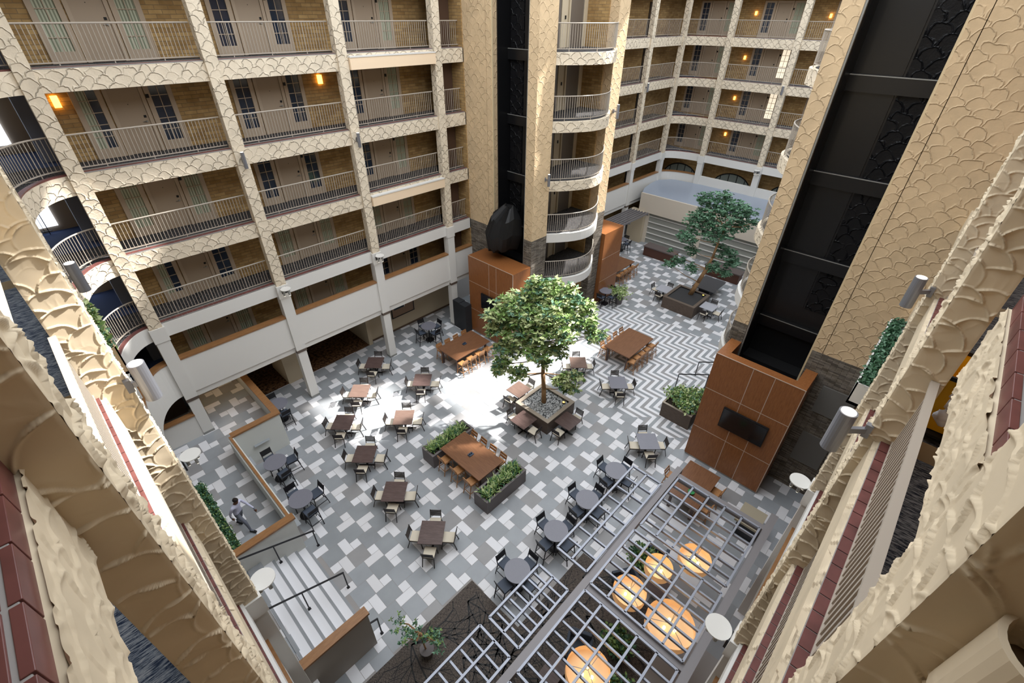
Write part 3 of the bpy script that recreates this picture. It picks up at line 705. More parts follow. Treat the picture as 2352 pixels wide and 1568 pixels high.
def near_column(x0, x1, y0, y1, zb, zt, label, faces, grp, amp=.034):
    root = empty('column', ((x0+x1)/2, (y0+y1)/2, zb)); tag(root, label, 'column', grp); o = Vector(root.location)
    a = MB(); a.box(x0-o.x, x1-o.x, y0-o.y, y1-o.y, 6.7-o.z, zt-o.z, PLN)
    for (fc, ztop, res, sc) in faces:
        zlo = 6.7; H_ = ztop-zlo
        if fc == '-y': relief(a, (x0-o.x, y0-o.y, zlo-o.z), (1, 0, 0), (0, 0, 1), (0, -1, 0), x1-x0, H_, res, int(y0*10)+3, PLN, sc=sc, amp=amp)
        if fc == '+x': relief(a, (x1-o.x, y0-o.y, zlo-o.z), (0, 1, 0), (0, 0, 1), (1, 0, 0), y1-y0, H_, res, int(y0*10)+5, PLN, sc=sc, amp=amp)
        if fc == '-x': relief(a, (x0-o.x, y0-o.y, zlo-o.z), (0, 1, 0), (0, 0, 1), (-1, 0, 0), y1-y0, H_, res, int(x0*10)+3, PLN, sc=sc, amp=amp)
        if fc == '+y': relief(a, (x0-o.x, y1-o.y, zlo-o.z), (1, 0, 0), (0, 0, 1), (0, 1, 0), x1-x0, H_, res, int(x0*10)+5, PLN, sc=sc, amp=amp)
    a.build('textured_shaft', root, smooth=True)
    a = MB(); a.box(x0-.05-o.x, x1+.05-o.x, y0-.05-o.y, y1+.05-o.y, 6.1-o.z, 6.7-o.z, WHITE); a.box(x0-o.x, x1-o.x, y0-o.y, y1-o.y, zb-o.z, 6.1-o.z, WHITE); a.build('white_shaft', root)
GN = 'columns of the near left facade'; GR = 'columns of the near right facade'
near_column(-.57, -.28, 2.35, 2.79, ZR, 18.4, 'nearest big shaded plaster column at the lower left, with deep trowel arcs', [('-y', 18, .0075, .40), ('+x', 18, .012, .3)], GN)
near_column(-.50, -.08, 7.32, 7.76, ZR, 18.4, 'sunlit rough plaster column behind the nearest left one, holding a grey cylinder light', [('-y', 18, .010, .34), ('+x', 18, .016, .3)], GN)
near_column(-.50, -.10, 12.29, 12.73, ZR, 18.4, 'third plaster column along the near left facade', [('-y', 18, .03, .3)], GN)
near_column(-.50, -.10, 17.26, 17.7, ZR, 18.4, 'plaster column beside the rounded left corner', [('-y', 18, .04, .3)], GN)
near_column(1.34, 1.76, -.80, -.42, 0, 18.4, 'nearest pale plaster column at the lower right corner', [('+y', 17.9, .008, .26), ('-x', 17.9, .009, .34)], GR, amp=.018)
near_column(6.16, 6.60, -.78, -.42, 0, 18.4, 'tan plaster column on the right carrying the lower grey cylinder light', [('-x', 18, .009, .36), ('+y', 18, .012, .3)], GR)
near_column(11.2, 11.66, -.78, -.40, 0, 18.4, 'tan plaster column on the right carrying the upper grey cylinder light', [('-x', 18, .013, .34), ('+y', 18, .016, .3)], GR)
def near_bay(fr, s0, s1, lv, lab):
    """slab edge with relief plaster, tile curb, rail"""
    z = LV[lv]; off = .24 if fr == 'near' else .09
    x_f = -.37 if fr == 'near' else -.52
    if fr == 'near': T = lambda s, d, z_: (x_f-d, s, z_)
    else: T = lambda s, d, z_: (s, x_f-d, z_)
    a = MB()
    if lv > 2:
        a.box(s0, s1, 0, .22, z-.6, z+.02, WHITE if lv == 3 else PLN, T)
        if lv >= 4:
            if fr == 'near': relief(a, (x_f, s0, z+.02), (0, 1, 0), (-1, 0, 0), (0, 0, 1), s1-s0, .06, .02, lv, PLN, amp=.015)
            else: relief(a, (s0, x_f, z+.02), (1, 0, 0), (0, -1, 0), (0, 0, 1), s1-s0, .06, .02, lv, PLN, amp=.015)
        struct(a, 'trim')
        c = MB(); c.box(s0, s1, .06, .21, z+.02, z+.05, GROUT, T); n = max(1, round((s1-s0)/.2)); st_ = (s1-s0)/n
        for i in range(n): c.box(s0+i*st_+.007, s0+(i+1)*st_-.007, .065, .202, z+.03, z+.062, QUARRY, T)
        c.box(s0, s1, .215, .27, z, z+.07, SILL, T); struct(c, 'trim')
        rr = empty('balcony_railing', T(s0, .2, z)); o = Vector(rr.location); tag(rr, f'flat grey metal railing, {ORD[lv]} level, {lab}', 'railing', 'railings of the near facades')
        TT = lambda s, d, z_: tuple(Vector(T(s, d, z_))-o)
        t = MB(); t.box(s0, s1, .075 if fr == 'near' else .13, .155 if fr == 'near' else .21, z+1.06, z+1.10, RAILM, TT); t.build('top_rail', rr)
        t = MB(); t.box(s0, s1, .10 if fr == 'near' else .155, .13 if fr == 'near' else .185, z+.1, z+.13, RAILM, TT); t.build('bottom_rail', rr)
        n = int((s1-s0)/.115)
        for i in range(1, n):
            bo = bpy.data.objects.new('baluster', BALN); COL.objects.link(bo); bo.parent = rr; bo.location = TT(s0+(s1-s0)*i/n, .115 if fr == 'near' else .17, z+.1)
            if fr == 'right': bo.rotation_euler = (0, 0, PI/2)
    else:
        a.box(s0, s1, 0, .2, 3.32, 5.02, WHITE if fr == 'near' else GB, T); struct(a, 'wall_parapet'); c = MB(); c.box(s0, s1, -.03, .26, 5.02, 5.1, WOODC, T); struct(c, 'trim')
    a = MB(); a.box(s0, s1, .2, 2.1, z-.28, z, BEIGE, T, top=CARPY if fr == 'near' else CARPX); struct(a, 'floor')
NB = [(2.79, 7.32, 'between the two nearest left columns'), (7.76, 12.29, 'behind the sunlit left column'), (12.73, 17.26, 'before the rounded left corner')]
RB = [(1.76, 6.16, 'lower right between the two nearest right columns'), (6.6, 11.2, 'right side between the two lamp columns'), (11.66, 18.0, 'right side beyond the farther lamp column')]
for lv in (5, 4, 3, 2):
    for s0, s1, lab in NB: near_bay('near', s0, s1, lv, lab)
    for s0, s1, lab in RB: near_bay('right', s0, s1, lv, lab)
for lv in (6,):
    near_bay('right', 1.76, 6.16, 6, 'just below the camera on the right') if False else None
# our own level: fillet corner slab
CX, CY = 1.25, 1.17
def own_corner(lv, rel):
    z = LV[lv]; n = 26; a0, a1 = PI*1.5, PI
    o_ = arc(CX, CY, 1.70, 1.70, a0, a1, n); i_ = arc(CX, CY, 1.95, 1.95, a0, a1, n)
    a = MB(); a.band(o_, arc(CX, CY, 1.80, 1.80, a0, a1, n), z-.6, z+.02, PLN); struct(a, 'trim')
    a = MB(); a.band(arc(CX, CY, 1.78, 1.78, a0, a1, n), i_, z, z+.06, QUARRY); struct(a, 'trim')
    a = MB()
    for q in range(n): a.prism([i_[q], i_[q+1], (-2.2, -2.4)], z-.278, z-.004, BEIGE, top=CARPY)
    struct(a, 'floor')
own_corner(5, 0); own_corner(4, 0)
z6 = LV[6]
def curb_own(fr, s0, s1):
    """slab edge of the camera's own level: plaster face, bullnose tile edge, tiled top"""
    a = MB(); xf = -.485 if fr == 'near' else -.56
    T = (lambda s, d, z_: (xf-d, s, z_)) if fr == 'near' else (lambda s, d, z_: (s, xf-d, z_))
    a.box(s0, s1, 0, .3, z6-.62, z6-.05, PLN, T)
    if fr == 'near': relief(a, (xf, s0, z6-.62), (0, 1, 0), (0, 0, 1), (1, 0, 0), s1-s0, .58, .012, 5, PLN, amp=.014, sc=.24)
    else: relief(a, (s0, xf, z6-.62), (1, 0, 0), (0, 0, 1), (0, 1, 0), s1-s0, .58, .012, 15, PLN, amp=.018, sc=.24)
    struct(a, 'trim', smooth=True); c = MB(); c.box(s0, s1, .03, .62, z6-.05, z6+.066, GROUT, T)
    x = s0
    while x < s1:
        e = min(x+.27, s1); c.box(x, e-.012, .02, .055, z6-.05, z6+.07, QUARRY, T); c.box(x, e-.012, .07, .33, z6, z6+.075, QUARRY, T); c.box(x, e-.012, .345, .62, z6, z6+.075, QUARRY, T); x += .27
    struct(c, 'trim', bevel=.003)
curb_own('near', 1.0, 2.35); curb_own('right', 1.2, 4.2)
a = MB(); a.box(-.75, -.49, 2.79, 7.32, z6-.6, z6+.02, PLN); struct(a, 'trim')
cup = empty('round_cup', (1.27, -.655, 15.72)); tag(cup, 'round plaster coloured fitting on the nearest right column', 'light')
a = MB(); n = 28
for i in range(n):
    t0, t1 = 2*PI*i/n, 2*PI*(i+1)/n
    f = lambda t, r_, z_: (r_*math.cos(t), r_*math.sin(t), z_)
    a.face([f(t0, .125, -.35), f(t1, .125, -.35), f(t1, .125, 0), f(t0, .125, 0)], PLN); a.face([f(t0, .125, 0), f(t1, .125, 0), f(t1, .108, .004), f(t0, .108, .004)], PLN)
    a.face([f(t0, .108, .004), f(t1, .108, .004), f(t1, .1, -.09), f(t0, .1, -.09)], PLN)
a.build('cup_body', cup, smooth=True); a = MB(); a.tube((0, 0, -.1), (0, 0, -.09), .101, mat('cup_inner', (96, 78, 58), .6), 24); a.build('cup_lens', cup)
# near facades inner walls
b = MB(); b.box(-2.6, -2.4, -2.6, 27, 0, 17.9, BEIGE); struct(b, 'wall_near')
b = MB(); b.box(-2.6, 19, -2.7, -2.5, 0, 17.9, mat('tan_wall', (196, 160, 124), .8)); struct(b, 'wall_right')
# ---- planter troughs and hedges on near facades
def leaves_in_box(mb, x0, x1, y0, y1, z0, z1, n, size, mats_, rg, droop=0):
    for _ in range(n):
        p = Vector((rg.uniform(x0, x1), rg.uniform(y0, y1), rg.uniform(z0, z1))); leaf(mb, p, size*rg.uniform(.6, 1.3), rg.choice(mats_), rg)
def leaf(mb, p, s, mt, rg, d=None, wr=.32):
    if d is None: d = Vector((rg.gauss(0, 1), rg.gauss(0, 1), rg.gauss(.1, .8)))
    d = d.normalized(); sd_ = d.cross(Vector((rg.gauss(0, 1), rg.gauss(0, 1), rg.gauss(0, 1)+.3)))
    if sd_.length < 1e-3: return
    sd_.normalize(); up = sd_.cross(d)
    a, e = p, p+d*s; m1 = p+d*s*.45; wv = sd_*s*wr
    i = len(mb.v); mb.v += [tuple(a), tuple(m1+wv+up*s*.06), tuple(e), tuple(m1-wv+up*s*.06)]
    M = mb.mi(mt); mb.f += [(i, i+1, i+2), (i, i+2, i+3)]; mb.m += [M, M]
def trough(x0, x1, y0, y1, z0, z1, label, nl, ls, mats_, inner, parts=1, hedge_h=.12):
    root = empty('planter_trough', (x0, y0, z0)); tag(root, label, 'planter'); o = Vector(root.location); t = .035
    a = MB(); a.box(0, x1-x0, 0, y1-y0, 0, .08, inner); a.box(0, t, 0, y1-y0, 0, z1-z0, inner); a.box(x1-x0-t, x1-x0, 0, y1-y0, 0, z1-z0, inner); a.box(0, x1-x0, 0, t, 0, z1-z0, inner); a.box(0, x1-x0, y1-y0-t, y1-y0, 0, z1-z0, inner)
    for i in range(1, parts):
        if y1-y0 > x1-x0: yy = (y1-y0)*i/parts; a.box(0, x1-x0, yy-.04, yy+.04, 0, z1-z0, inner)
        else: xx = (x1-x0)*i/parts; a.box(xx-.04, xx+.04, 0, y1-y0, 0, z1-z0, inner)
    a.build('trough_box', root)
    a = MB(); a.box(t, x1-x0-t, t, y1-y0-t, z1-z0-.14, z1-z0-.1, mat('soil', (52, 42, 34), .9)); a.build('soil', root)
    lf = MB(); rg = random.Random(int(x0*7+y0*3)); leaves_in_box(lf, t, x1-x0-t, t, y1-y0-t, z1-z0-.12, z1-z0+hedge_h, nl, ls, mats_, rg); tag(lf.build('foliage', root), kind='stuff')
SB = mat('trough_beige', (206, 176, 140), .7)
trough(-.26, .22, 13.0, 17.1, ZR, 1.5, 'long low hedge trough with white rim beside the walking person', 3600, .09, [LEAF2, LEAF1, LEAF2, LEAF4], WHITE)
trough(-.40, .02, 14.0, 17.1, 9.0, 9.85, 'beige double planter box with sunlit plants high on the near left facade', 1500, .16, [LEAF1, LEAF3, LEAF1, LEAF4], SB, 2)
trough(11.9, 15.9, -.50, -.12, 9.2, 9.83, 'narrow dark green planter box high on the near right facade', 1800, .10, [LEAF2, LEAF2, LEAF4], WHITE, 2)
# ---- lights on columns
def cyl_light(loc, dirn, label, L_=.62, R_=.105, lit=True):
    root = empty('cylinder_light', loc); tag(root, label, 'wall light', 'grey cylinder lights on the columns'); d = Vector(dirn)*.27
    a = MB(); a.tube((0, 0, -L_/2), (0, 0, L_/2), R_, SPOTM, 20); a.build('light_body', root, smooth=False)
    a = MB(); a.tube((0, 0, L_/2-.01), (0, 0, L_/2+.008), R_*.8, LAMPW, 20); a.build('lens', root)
    a = MB(); a.bar((0, 0, 0), d, .05, .08, SPOTM); a.box(d.x-.04, d.x+.04, d.y-.04, d.y+.04, -.1, .1, SPOTM); a.build('bracket', root)
cyl_light((.10, 7.25, 12.66), (-.7, .1, 0), 'grey cylinder light at the left foreground on the sunlit column')
cyl_light((.06, 12.2, 12.5), (-.6, .2, 0), 'small grey cylinder light beside the left planter box, farther than the foreground one')
cyl_light((5.92, -.14, 12.7), (.9, -1, 0), 'grey cylinder light with bright top, lower one on the right')
cyl_light((10.95, -.18, 12.7), (.9, -.9, 0), 'grey cylinder light with bright top, upper one on the right')
for i, (x, nm) in enumerate(((6.39, 'second'), (11.36, 'third'))): cyl_light((x, YL-.16, 12.2), (0, .6, 0), f'slim blue grey cylinder light on the {nm} column of the long facade', .6, .07)
cyl_light((24.5, 15.3, 12.5), (0, 1, 0), 'slim grey cylinder light on the end pier of the left tower', .7, .08)
cyl_light((18.9, 15.35, 9.9), (0, 1, 0), 'slim cylinder light on the front pier of the left tower', .6, .07)
cyl_light((36.2, YL-.2, 12.3), (0, 1, 0), 'tiny cylinder light on a column behind the tower', .6, .08)
cyl_light((42.4, 12.5, 12.3), (1, 0, 0), 'tiny cylinder light on the far wing column', .6, .08)
def dish(loc, dirn, label, R_=.27):
    root = empty('dish_light', loc); tag(root, label, 'wall light', 'white dish lights with spot clusters'); d = Vector(dirn).normalized()
    a = MB(); a.tube((0, 0, .0), (0, 0, .03), R_, WHITE, 24); a.build('dish', root)
    a = MB(); a.box(d.x*.36-.13, d.x*.36+.13, d.y*.36-.13, d.y*.36+.13, -.30, .02, DARKM); a.build('mount_box', root)
    for k_ in range(4):
        t = k_*PI/2+.4; x, y = .15*math.cos(t), .15*math.sin(t); a = MB(); a.tube((x, y, -.26), (x, y, 0), .045, SILL, 10); a.tube((x, y, -.275), (x, y, -.262), .035, LAMPW, 10); a.build('spot', root)
dish((.14, 7.83, 6.4), (-1, -.2, 0), 'white dish light with spots above the white stairs')
dish((.22, 12.96, 6.4), (-1, -.2, 0), 'white dish light beside the left hedge trough')
dish((11.63, -.12, 6.4), (0, -1, 0), 'white dish light near the right stone wall')
dish((6.38, -.09, 6.4), (0, -1, 0), 'white dish light at the lower right beside the pergola')
for i, (x, nm) in enumerate(((6.41, 'second'), (11.36, 'third'))): dish((x, YL-.28, 6.62), (0, 1, 0), f'white dish light on the {nm} column of the long facade', .22)
dish((42.25, 12.5, 6.5), (1, 0, 0), 'small white dish light on the far wing', .25)
def sconce(loc, label):
    root = empty('wall_sconce', loc); tag(root, label, 'wall light', 'warm corridor sconces'); a = MB(); a.box(-.09, .09, -.12, -.02, -.17, .17, WARM); a.build('shade', root); a = MB(); a.box(-.05, .05, -.02, .01, -.1, .1, DARKM); a.build('back_plate', root)
sconce((11.05, YL+DW, 14.45), 'bright warm sconce on the fifth level brick between second and third columns')
sconce((1.95, YL+DW, 14.45), 'warm sconce on the fifth level brick beside the first column')
for i, (x, y, z, t) in enumerate(((XF+DW-.0, 16.6, 17.0, 'sixth level of the far wing near the corner'), (XF+DW, 16.6, 14.1, 'fifth level of the far wing near the corner'), (XF+DW, 16.6, 11.2, 'fourth level of the far wing'), (XF+DW, 16.6, 8.4, 'third level of the far wing'), (XF+DW, 11.4, 16.9, 'sixth level of the far wing, farther right'))):
    root = empty('wall_sconce', (x, y, z)); tag(root, f'small warm sconce on the {t}', 'wall light', 'warm corridor sconces'); a = MB(); a.box(-.1, -.02, -.07, .07, -.12, .12, WARM); a.build('shade', root)
sconce((39.0, YL+DW, 17.0), 'warm sconce behind the left tower on the sixth level'); sconce((39.0, YL+DW, 14.0), 'warm sconce behind the left tower on the fifth level')
# ---- furniture prototypes
def chair_proto(name, seat_h, seat_m, fm, back_h, slats, seat_w=.46, foot=False, wood=False):
    root = empty(name); w2 = seat_w/2; r_ = .014 if not wood else .02
    s_ = MB(); s_.box(-w2, w2, -w2, w2, seat_h-.03, seat_h-.005, fm); st__ = s_.build('seat', root)
    s_ = MB(); s_.box(-w2+.01, w2-.01, -w2+.01, w2-.01, seat_h-.004, seat_h+.04, seat_m); s_.build('cushion' if not wood else 'seat_board', st__, bevel=.014)
    for sx in (-1, 1):
        a = MB(); a.bar((sx*(w2-.02), w2-.02, seat_h-.02), (sx*w2, w2+.03, 0), .03, .03, fm); a.build('leg', root)
        a = MB(); a.bar((sx*(w2-.02), -w2+.02, seat_h-.02), (sx*w2, -w2-.10, 0), .03, .03, fm); a.build('leg', root)
    b_ = MB()
    for sx in (-1, 1): b_.bar((sx*(w2-.02), -w2+.01, seat_h-.02), (sx*(w2-.02), -w2-.09, back_h), .028, .028, fm)
    z0 = seat_h+.14
    for i in range(slats):
        z = z0+(back_h-.03-z0)*i/max(1, slats-1); y = -w2+.01-.10*(z-seat_h)/(back_h-seat_h)
        b_.box(-w2+.02, w2-.02, y-.01, y+.01, z-(.016 if slats > 2 else .07), z+(.016 if slats > 2 else .07), fm)
    b_.build('backrest', root)
    if foot:
        a = MB(); z = .28
        for p0, p1 in (((-w2, w2, z), (w2, w2, z)), ((-w2, -w2-.05, z), (-w2, w2, z)), ((w2, -w2-.05, z), (w2, w2, z)), ((-w2, -w2-.05, z), (w2, -w2-.05, z))): a.bar(p0, p1, .022, .022, fm)
        a.build('foot_rail', root)
    return seal(root)
DCH = chair_proto('dining_chair', .45, CREAMC, CHAIRM, .86, 6)
BCH = chair_proto('bar_chair', .76, BLUEC, mat('bar_chair_metal', (34, 32, 36), .4, .3), 1.14, 6, foot=True)
STL = chair_proto('bar_stool', .72, WSTOOL, WSTOOL, 1.02, 2, .42, foot=True, wood=True)
def sq_table(topm, name='dining_table', S=.98):
    root = empty(name); h = S/2
    a = MB(); a.box(-h, h, -h*.94, h*.94, .72, .755, topm); a.build('tabletop', root, bevel=.004)
    a = MB(); a.tube((0, 0, .03), (0, 0, .72), .04, DARKM, 10); a.build('pedestal', root)
    a = MB(); a.bar((-.36, 0, .02), (.36, 0, .02), .07, .035, DARKM); a.bar((0, -.36, .021), (0, .36, .021), .07, .035, DARKM); a.build('cross_base', root)
    return seal(root)
TD = sq_table(WDARK); TS = sq_table(woodmat('sunlit_wood_top', (104, 84, 76), (126, 104, 94), (14, 1.4, 10), .4)); TGR = sq_table(GTOP)  # TS: lighter copy of the dark top, sunlight put into its colour
TWH = sq_table(mat('pale_top', (176, 178, 188), .3))
def rd_table():
    root = empty('round_table'); a = MB(); a.tube((0, 0, 1.02), (0, 0, 1.055), .46, GTOP, 40); a.build('tabletop', root)
    a = MB(); a.tube((0, 0, .03), (0, 0, 1.02), .04, DARKM, 10); a.build('pedestal', root); a = MB(); a.tube((0, 0, 0), (0, 0, .03), .27, DARKM, 24); a.build('base', root); return seal(root)
RT = rd_table()
def dining(x, y, rz, proto, name, sides=(0, 1, 2, 3), dist=.62, tdist=None, skip=()):
    place(proto, (x, y, 0), rz, name, 'square dining tables', 'table')
    nm = name.split(' ', 1)[1] if False else name
    for k_ in sides:
        a = rz+k_*PI/2+PI/2; dd = dist+rnd.uniform(-.03, .05)
        px, py = x+math.cos(a)*dd, y+math.sin(a)*dd
        # compass in the photograph: direction of the chair from the table
        ang = math.degrees(math.atan2(math.sin(a), math.cos(a)))
        side = {0: 'upper right', 1: 'top', 2: 'upper left', 3: 'left', 4: 'lower left', 5: 'bottom', 6: 'lower right', 7: 'right'}[int(((ang+360) % 360)/45+.5) % 8]
        place(DCH, (px, py, 0), a+PI/2+rnd.uniform(-.08, .08), f'cream cushioned slat chair, {side} side of the {SHORT[name]}', 'cream cushioned dining chairs', 'chair')
SHORT = {}
def D(x, y, deg, proto, name, short, **kw): SHORT[name] = short; dining(x, y, math.radians(deg), proto, name, **kw)
D(5.43, 9.2, 42, TD, 'dark square table nearest the carpet and stairs', 'table nearest the stairs')
D(5.52, 11.77, 43, TD, 'dark square table, second up from the carpet in the left column', 'second table up from the carpet')
D(5.75, 14.4, 44, TD, 'dark square table, third up from the carpet in the left column', 'third table up from the carpet')
D(6.10, 16.87, 43, TD, 'dark square table at the edge of the sun patch, fourth up from the carpet', 'fourth table up from the carpet')
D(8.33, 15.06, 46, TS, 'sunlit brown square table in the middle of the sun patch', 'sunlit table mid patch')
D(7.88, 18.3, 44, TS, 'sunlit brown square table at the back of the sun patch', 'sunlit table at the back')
D(9.75, 19.82, 44, TD, 'dark square table next to the third facade column', 'table by the third column')
D(10.7, 16.68, 44, TD, 'dark square table between sun patch and communal table', 'table right of the patch')
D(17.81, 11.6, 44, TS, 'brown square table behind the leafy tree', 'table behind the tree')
D(17.9, 9.01, 44, TGR, 'grey square table on the chevron floor', 'grey chevron floor table')
D(15.3, 5.67, 44, TGR, 'grey square table in front of the right wood enclosure', 'grey table before enclosure')
D(12.30, 10.75, 0, TD, 'dark square table against the tree planter, lower left side', 'planter table lower left', sides=(0, 2), dist=.66)
D(13.75, 9.15, 0, TD, 'dark square table against the tree planter, lower right side', 'planter table lower right', sides=(1, 3), dist=.66)
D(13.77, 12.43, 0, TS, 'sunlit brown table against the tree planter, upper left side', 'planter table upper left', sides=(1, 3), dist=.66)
D(29.1, 12.4, 0, TWH, 'pale square table left of the far tree planter', 'far planter left table', sides=(0, 1, 3), dist=.64)
D(29.0, 9.0, 0, TWH, 'pale square table right of the far tree planter', 'far planter right table', sides=(1, 2, 3), dist=.64)
def bar_set(x, y, name, short, sides=(0, 90, 180, 270), dist=.55):
    place(RT, (x, y, 0), 0, name, 'round high tables', 'table')
    for a_ in sides:
        a = math.radians(a_+rnd.uniform(-6, 6)); side = {0: 'upper right', 90: 'upper left', 180: 'lower left', 270: 'lower right', 45: 'top', 225: 'bottom', 135: 'left', 315: 'right'}.get(a_, 'near')
        place(BCH, (x+math.cos(a)*dist, y+math.sin(a)*dist, 0), a+PI/2, f'dark high chair with slate seat, {side} of the {short}', 'dark high chairs', 'chair')
bar_set(4.4, 20.0, 'round grey high table behind the guard wall under the facade', 'high table by the wall corner', (90, 270))
bar_set(2.72, 16.5, 'upper round grey high table along the long guard wall', 'upper guard wall table', (90, 0, 270), .6)
bar_set(2.62, 13.95, 'lower round grey high table along the long guard wall', 'lower guard wall table', (90, 0, 270), .6)
bar_set(6.49, 5.73, 'round grey high table nearest the carpet beside the pergola', 'pergola table nearest carpet')
bar_set(8.62, 5.73, 'second round grey high table along the pergola', 'second pergola table')
bar_set(10.57, 5.71, 'third round grey high table along the pergola', 'third pergola table')
bar_set(12.6, 5.68, 'fourth round grey high table at the far end of the pergola', 'fourth pergola table')
bar_set(25.43, 14.96, 'round grey high table beside the left elevator tower', 'tower side table', (180, 270, 0))
bar_set(13.94, 20.25, 'round grey high table under the facade near the picture', 'picture side table')
bar_set(34.0, 19.2, 'dark round high table at the far end under the slatted canopy', 'far canopy table', (180, 270, 0))
def communal(x0, x1, y0, y1, name, short, stools, item=None):
    cx, cy = (x0+x1)/2, (y0+y1)/2; root = empty('communal_table', (cx, cy, 0)); tag(root, name, 'table', 'walnut communal tables'); hx, hy = (x1-x0)/2, (y1-y0)/2
    long_x = hx > hy; tm = WTABLE if long_x else WTABLE_Y
    a = MB(); a.box(-hx, hx, -hy, hy, 1.0, 1.06, tm); a.build('tabletop', root, bevel=.005)
    for sx in (-1, 1):
        for sy in (-1, 1): a = MB(); a.box(sx*(hx-.2)-.05, sx*(hx-.2)+.05, sy*(hy-.2)-.05, sy*(hy-.2)+.05, 0, 1.0, WDARK); a.build('leg', root)
    names = {'+y': 'upper left', '-y': 'lower right', '+x': 'upper right', '-x': 'lower left'}
    for side, n, off in stools:
        for i in range(n):
            t = (i+.5)/n
            if side[1] == 'y': x = x0+(x1-x0)*t; y = (y1-off) if side[0] == '+' else (y0+off); rz = PI if side[0] == '+' else 0
            else: y = y0+(y1-y0)*t; x = (x1-off) if side[0] == '+' else (x0+off); rz = PI/2 if side[0] == '+' else -PI/2
            lab = f'orange wood stool, {NTH[i]} on the {names[side]} side of the {short}'
            place(STL, (x, y, 0), rz+rnd.uniform(-.05, .05), lab, 'orange wood bar stools', 'stool')
WTABLE_Y = woodmat('walnut_top_y', (102, 68, 46), (124, 86, 60), (14, 1.2, 10), .35)
communal(8.15, 9.6, 9.47, 12.0, 'walnut communal table between two plant boxes in the centre', 'central communal table', [('-x', 3, -.05), ('+x', 4, -.05)])
communal(12.85, 15.45, 16.35, 18.0, 'walnut communal table in front of the left wood enclosure', 'enclosure communal table', [('-y', 4, -.1), ('+y', 4, -.05)])
communal(19.8, 22.5, 9.56, 11.25, 'walnut communal table on the chevron floor', 'chevron communal table', [('-y', 5, -.1), ('+y', 4, -.08)])
communal(28.3, 30.9, 16.0, 17.7, 'walnut communal table beyond the left elevator tower', 'far communal table', [('-y', 5, -.1)])
communal(13.2, 15.35, 2.3, 3.65, 'walnut communal table under the right television', 'television communal table', [('-y', 2, -.1), ('+y', 1, -.25)])
def caddy(x, y, z, label, mt, s=.12):
    root = empty('table_caddy', (x, y, z)); tag(root, label, 'caddy'); a = MB(); a.box(-s, s, -s*.7, s*.7, 0, .05, mt); a.build('tray', root, bevel=.01)
    for dx in (-.05, .05): a = MB(); a.tube((dx, 0, .05), (dx, 0, .13), .03, mt, 10); a.build('jar', root)
SLATE = mat('slate_plastic', (52, 66, 84), .5)
caddy(8.85, 10.75, 1.06, 'small slate caddy on the central communal table', SLATE); caddy(14.2, 17.2, 1.06, 'small slate caddy on the table before the left enclosure', SLATE)
bw_ = MB(); 
for i in range(8): bw_.tube((0, 0, .01*i), (0, 0, .01*i+.01), .05+.012*i, mat('green_bowl', (40, 130, 70), .5), 16)
o = bw_.build('bowl'); o.location = (13.75, 2.85, 1.06); tag(o, 'small green bowl on the table under the right television', 'bowl')
# counters at the far end
def counter(x0, x1, y0, y1, label, h=.85):
    root = empty('low_counter', (x0, y0, 0)); tag(root, label, 'counter'); a = MB(); a.box(0, x1-x0, 0, y1-y0, 0, h-.08, mat('brown_counter', (82, 50, 38), .5)); a.build('counter_body', root)
    a = MB(); a.box(-.06, x1-x0+.06, -.06, y1-y0+.06, h-.08, h, mat('counter_top', (96, 86, 84), .4)); a.build('counter_top', root)
counter(34.6, 35.5, 14.6, 17.3, 'brown low counter with grey top near the ribbed partition, left one'); counter(34.9, 35.7, 9.3, 12.0, 'brown low counter with grey top near the ribbed partition, right one')
b = MB(); b.box(31.0, 33.2, 9.6, 11.2, .70, .76, mat('dark_slab', (70, 70, 74), .5)); o1 = b; root = empty('dark_table', (0, 0, 0)); tag(root, 'large dark grey table behind the far tree planter', 'table'); b.build('tabletop', root); 
a = MB(); a.box(31.4, 32.8, 10.0, 10.8, 0, .7, DARKM); a.build('base', root)
# ---- planters
def planter(x0, x1, y0, y1, h, label, body, cap, fill, name='planter_box', cw=.09):
    root = empty(name, (x0, y0, 0)); tag(root, label, 'planter'); W_, D_ = x1-x0, y1-y0
    a = MB(); a.box(0, W_, 0, cw, 0, h-.03, body); a.box(0, W_, D_-cw, D_, 0, h-.03, body); a.box(0, cw, cw, D_-cw, 0, h-.03, body); a.box(W_-cw, W_, cw, D_-cw, 0, h-.03, body); a.build('planter_walls', root)
    c = cw+.1 if name == 'tree_planter' else cw
    a = MB(); a.box(-.01, W_+.01, -.01, c, h-.03, h, cap); a.box(-.01, W_+.01, D_-c, D_+.01, h-.03, h, cap); a.box(-.01, c, c, D_-c, h-.03, h, cap); a.box(W_-c, W_+.01, c, D_-c, h-.03, h, cap); a.build('rim', root)
    a = MB(); a.box(cw, W_-cw, cw, D_-cw, h-.2, h-.1, fill); a.build('planting_bed', root)
    return root
SOIL = mat('soil', (52, 42, 34), .9)
planter(12.9, 15.02, 9.72, 11.85, .8, 'square tree planter with beige rim and gravel under the leafy tree', PLANT_WOOD, PCAP, GRAVEL, 'tree_planter')
planter(27.9, 30.35, 9.55, 11.85, .85, 'square dark wood tree planter at the far end under the slender tree', PLANT_WOOD, mat('dark_rim', (104, 92, 82), .6), mat('dark_gravel', (60, 60, 62), .9), 'tree_planter')
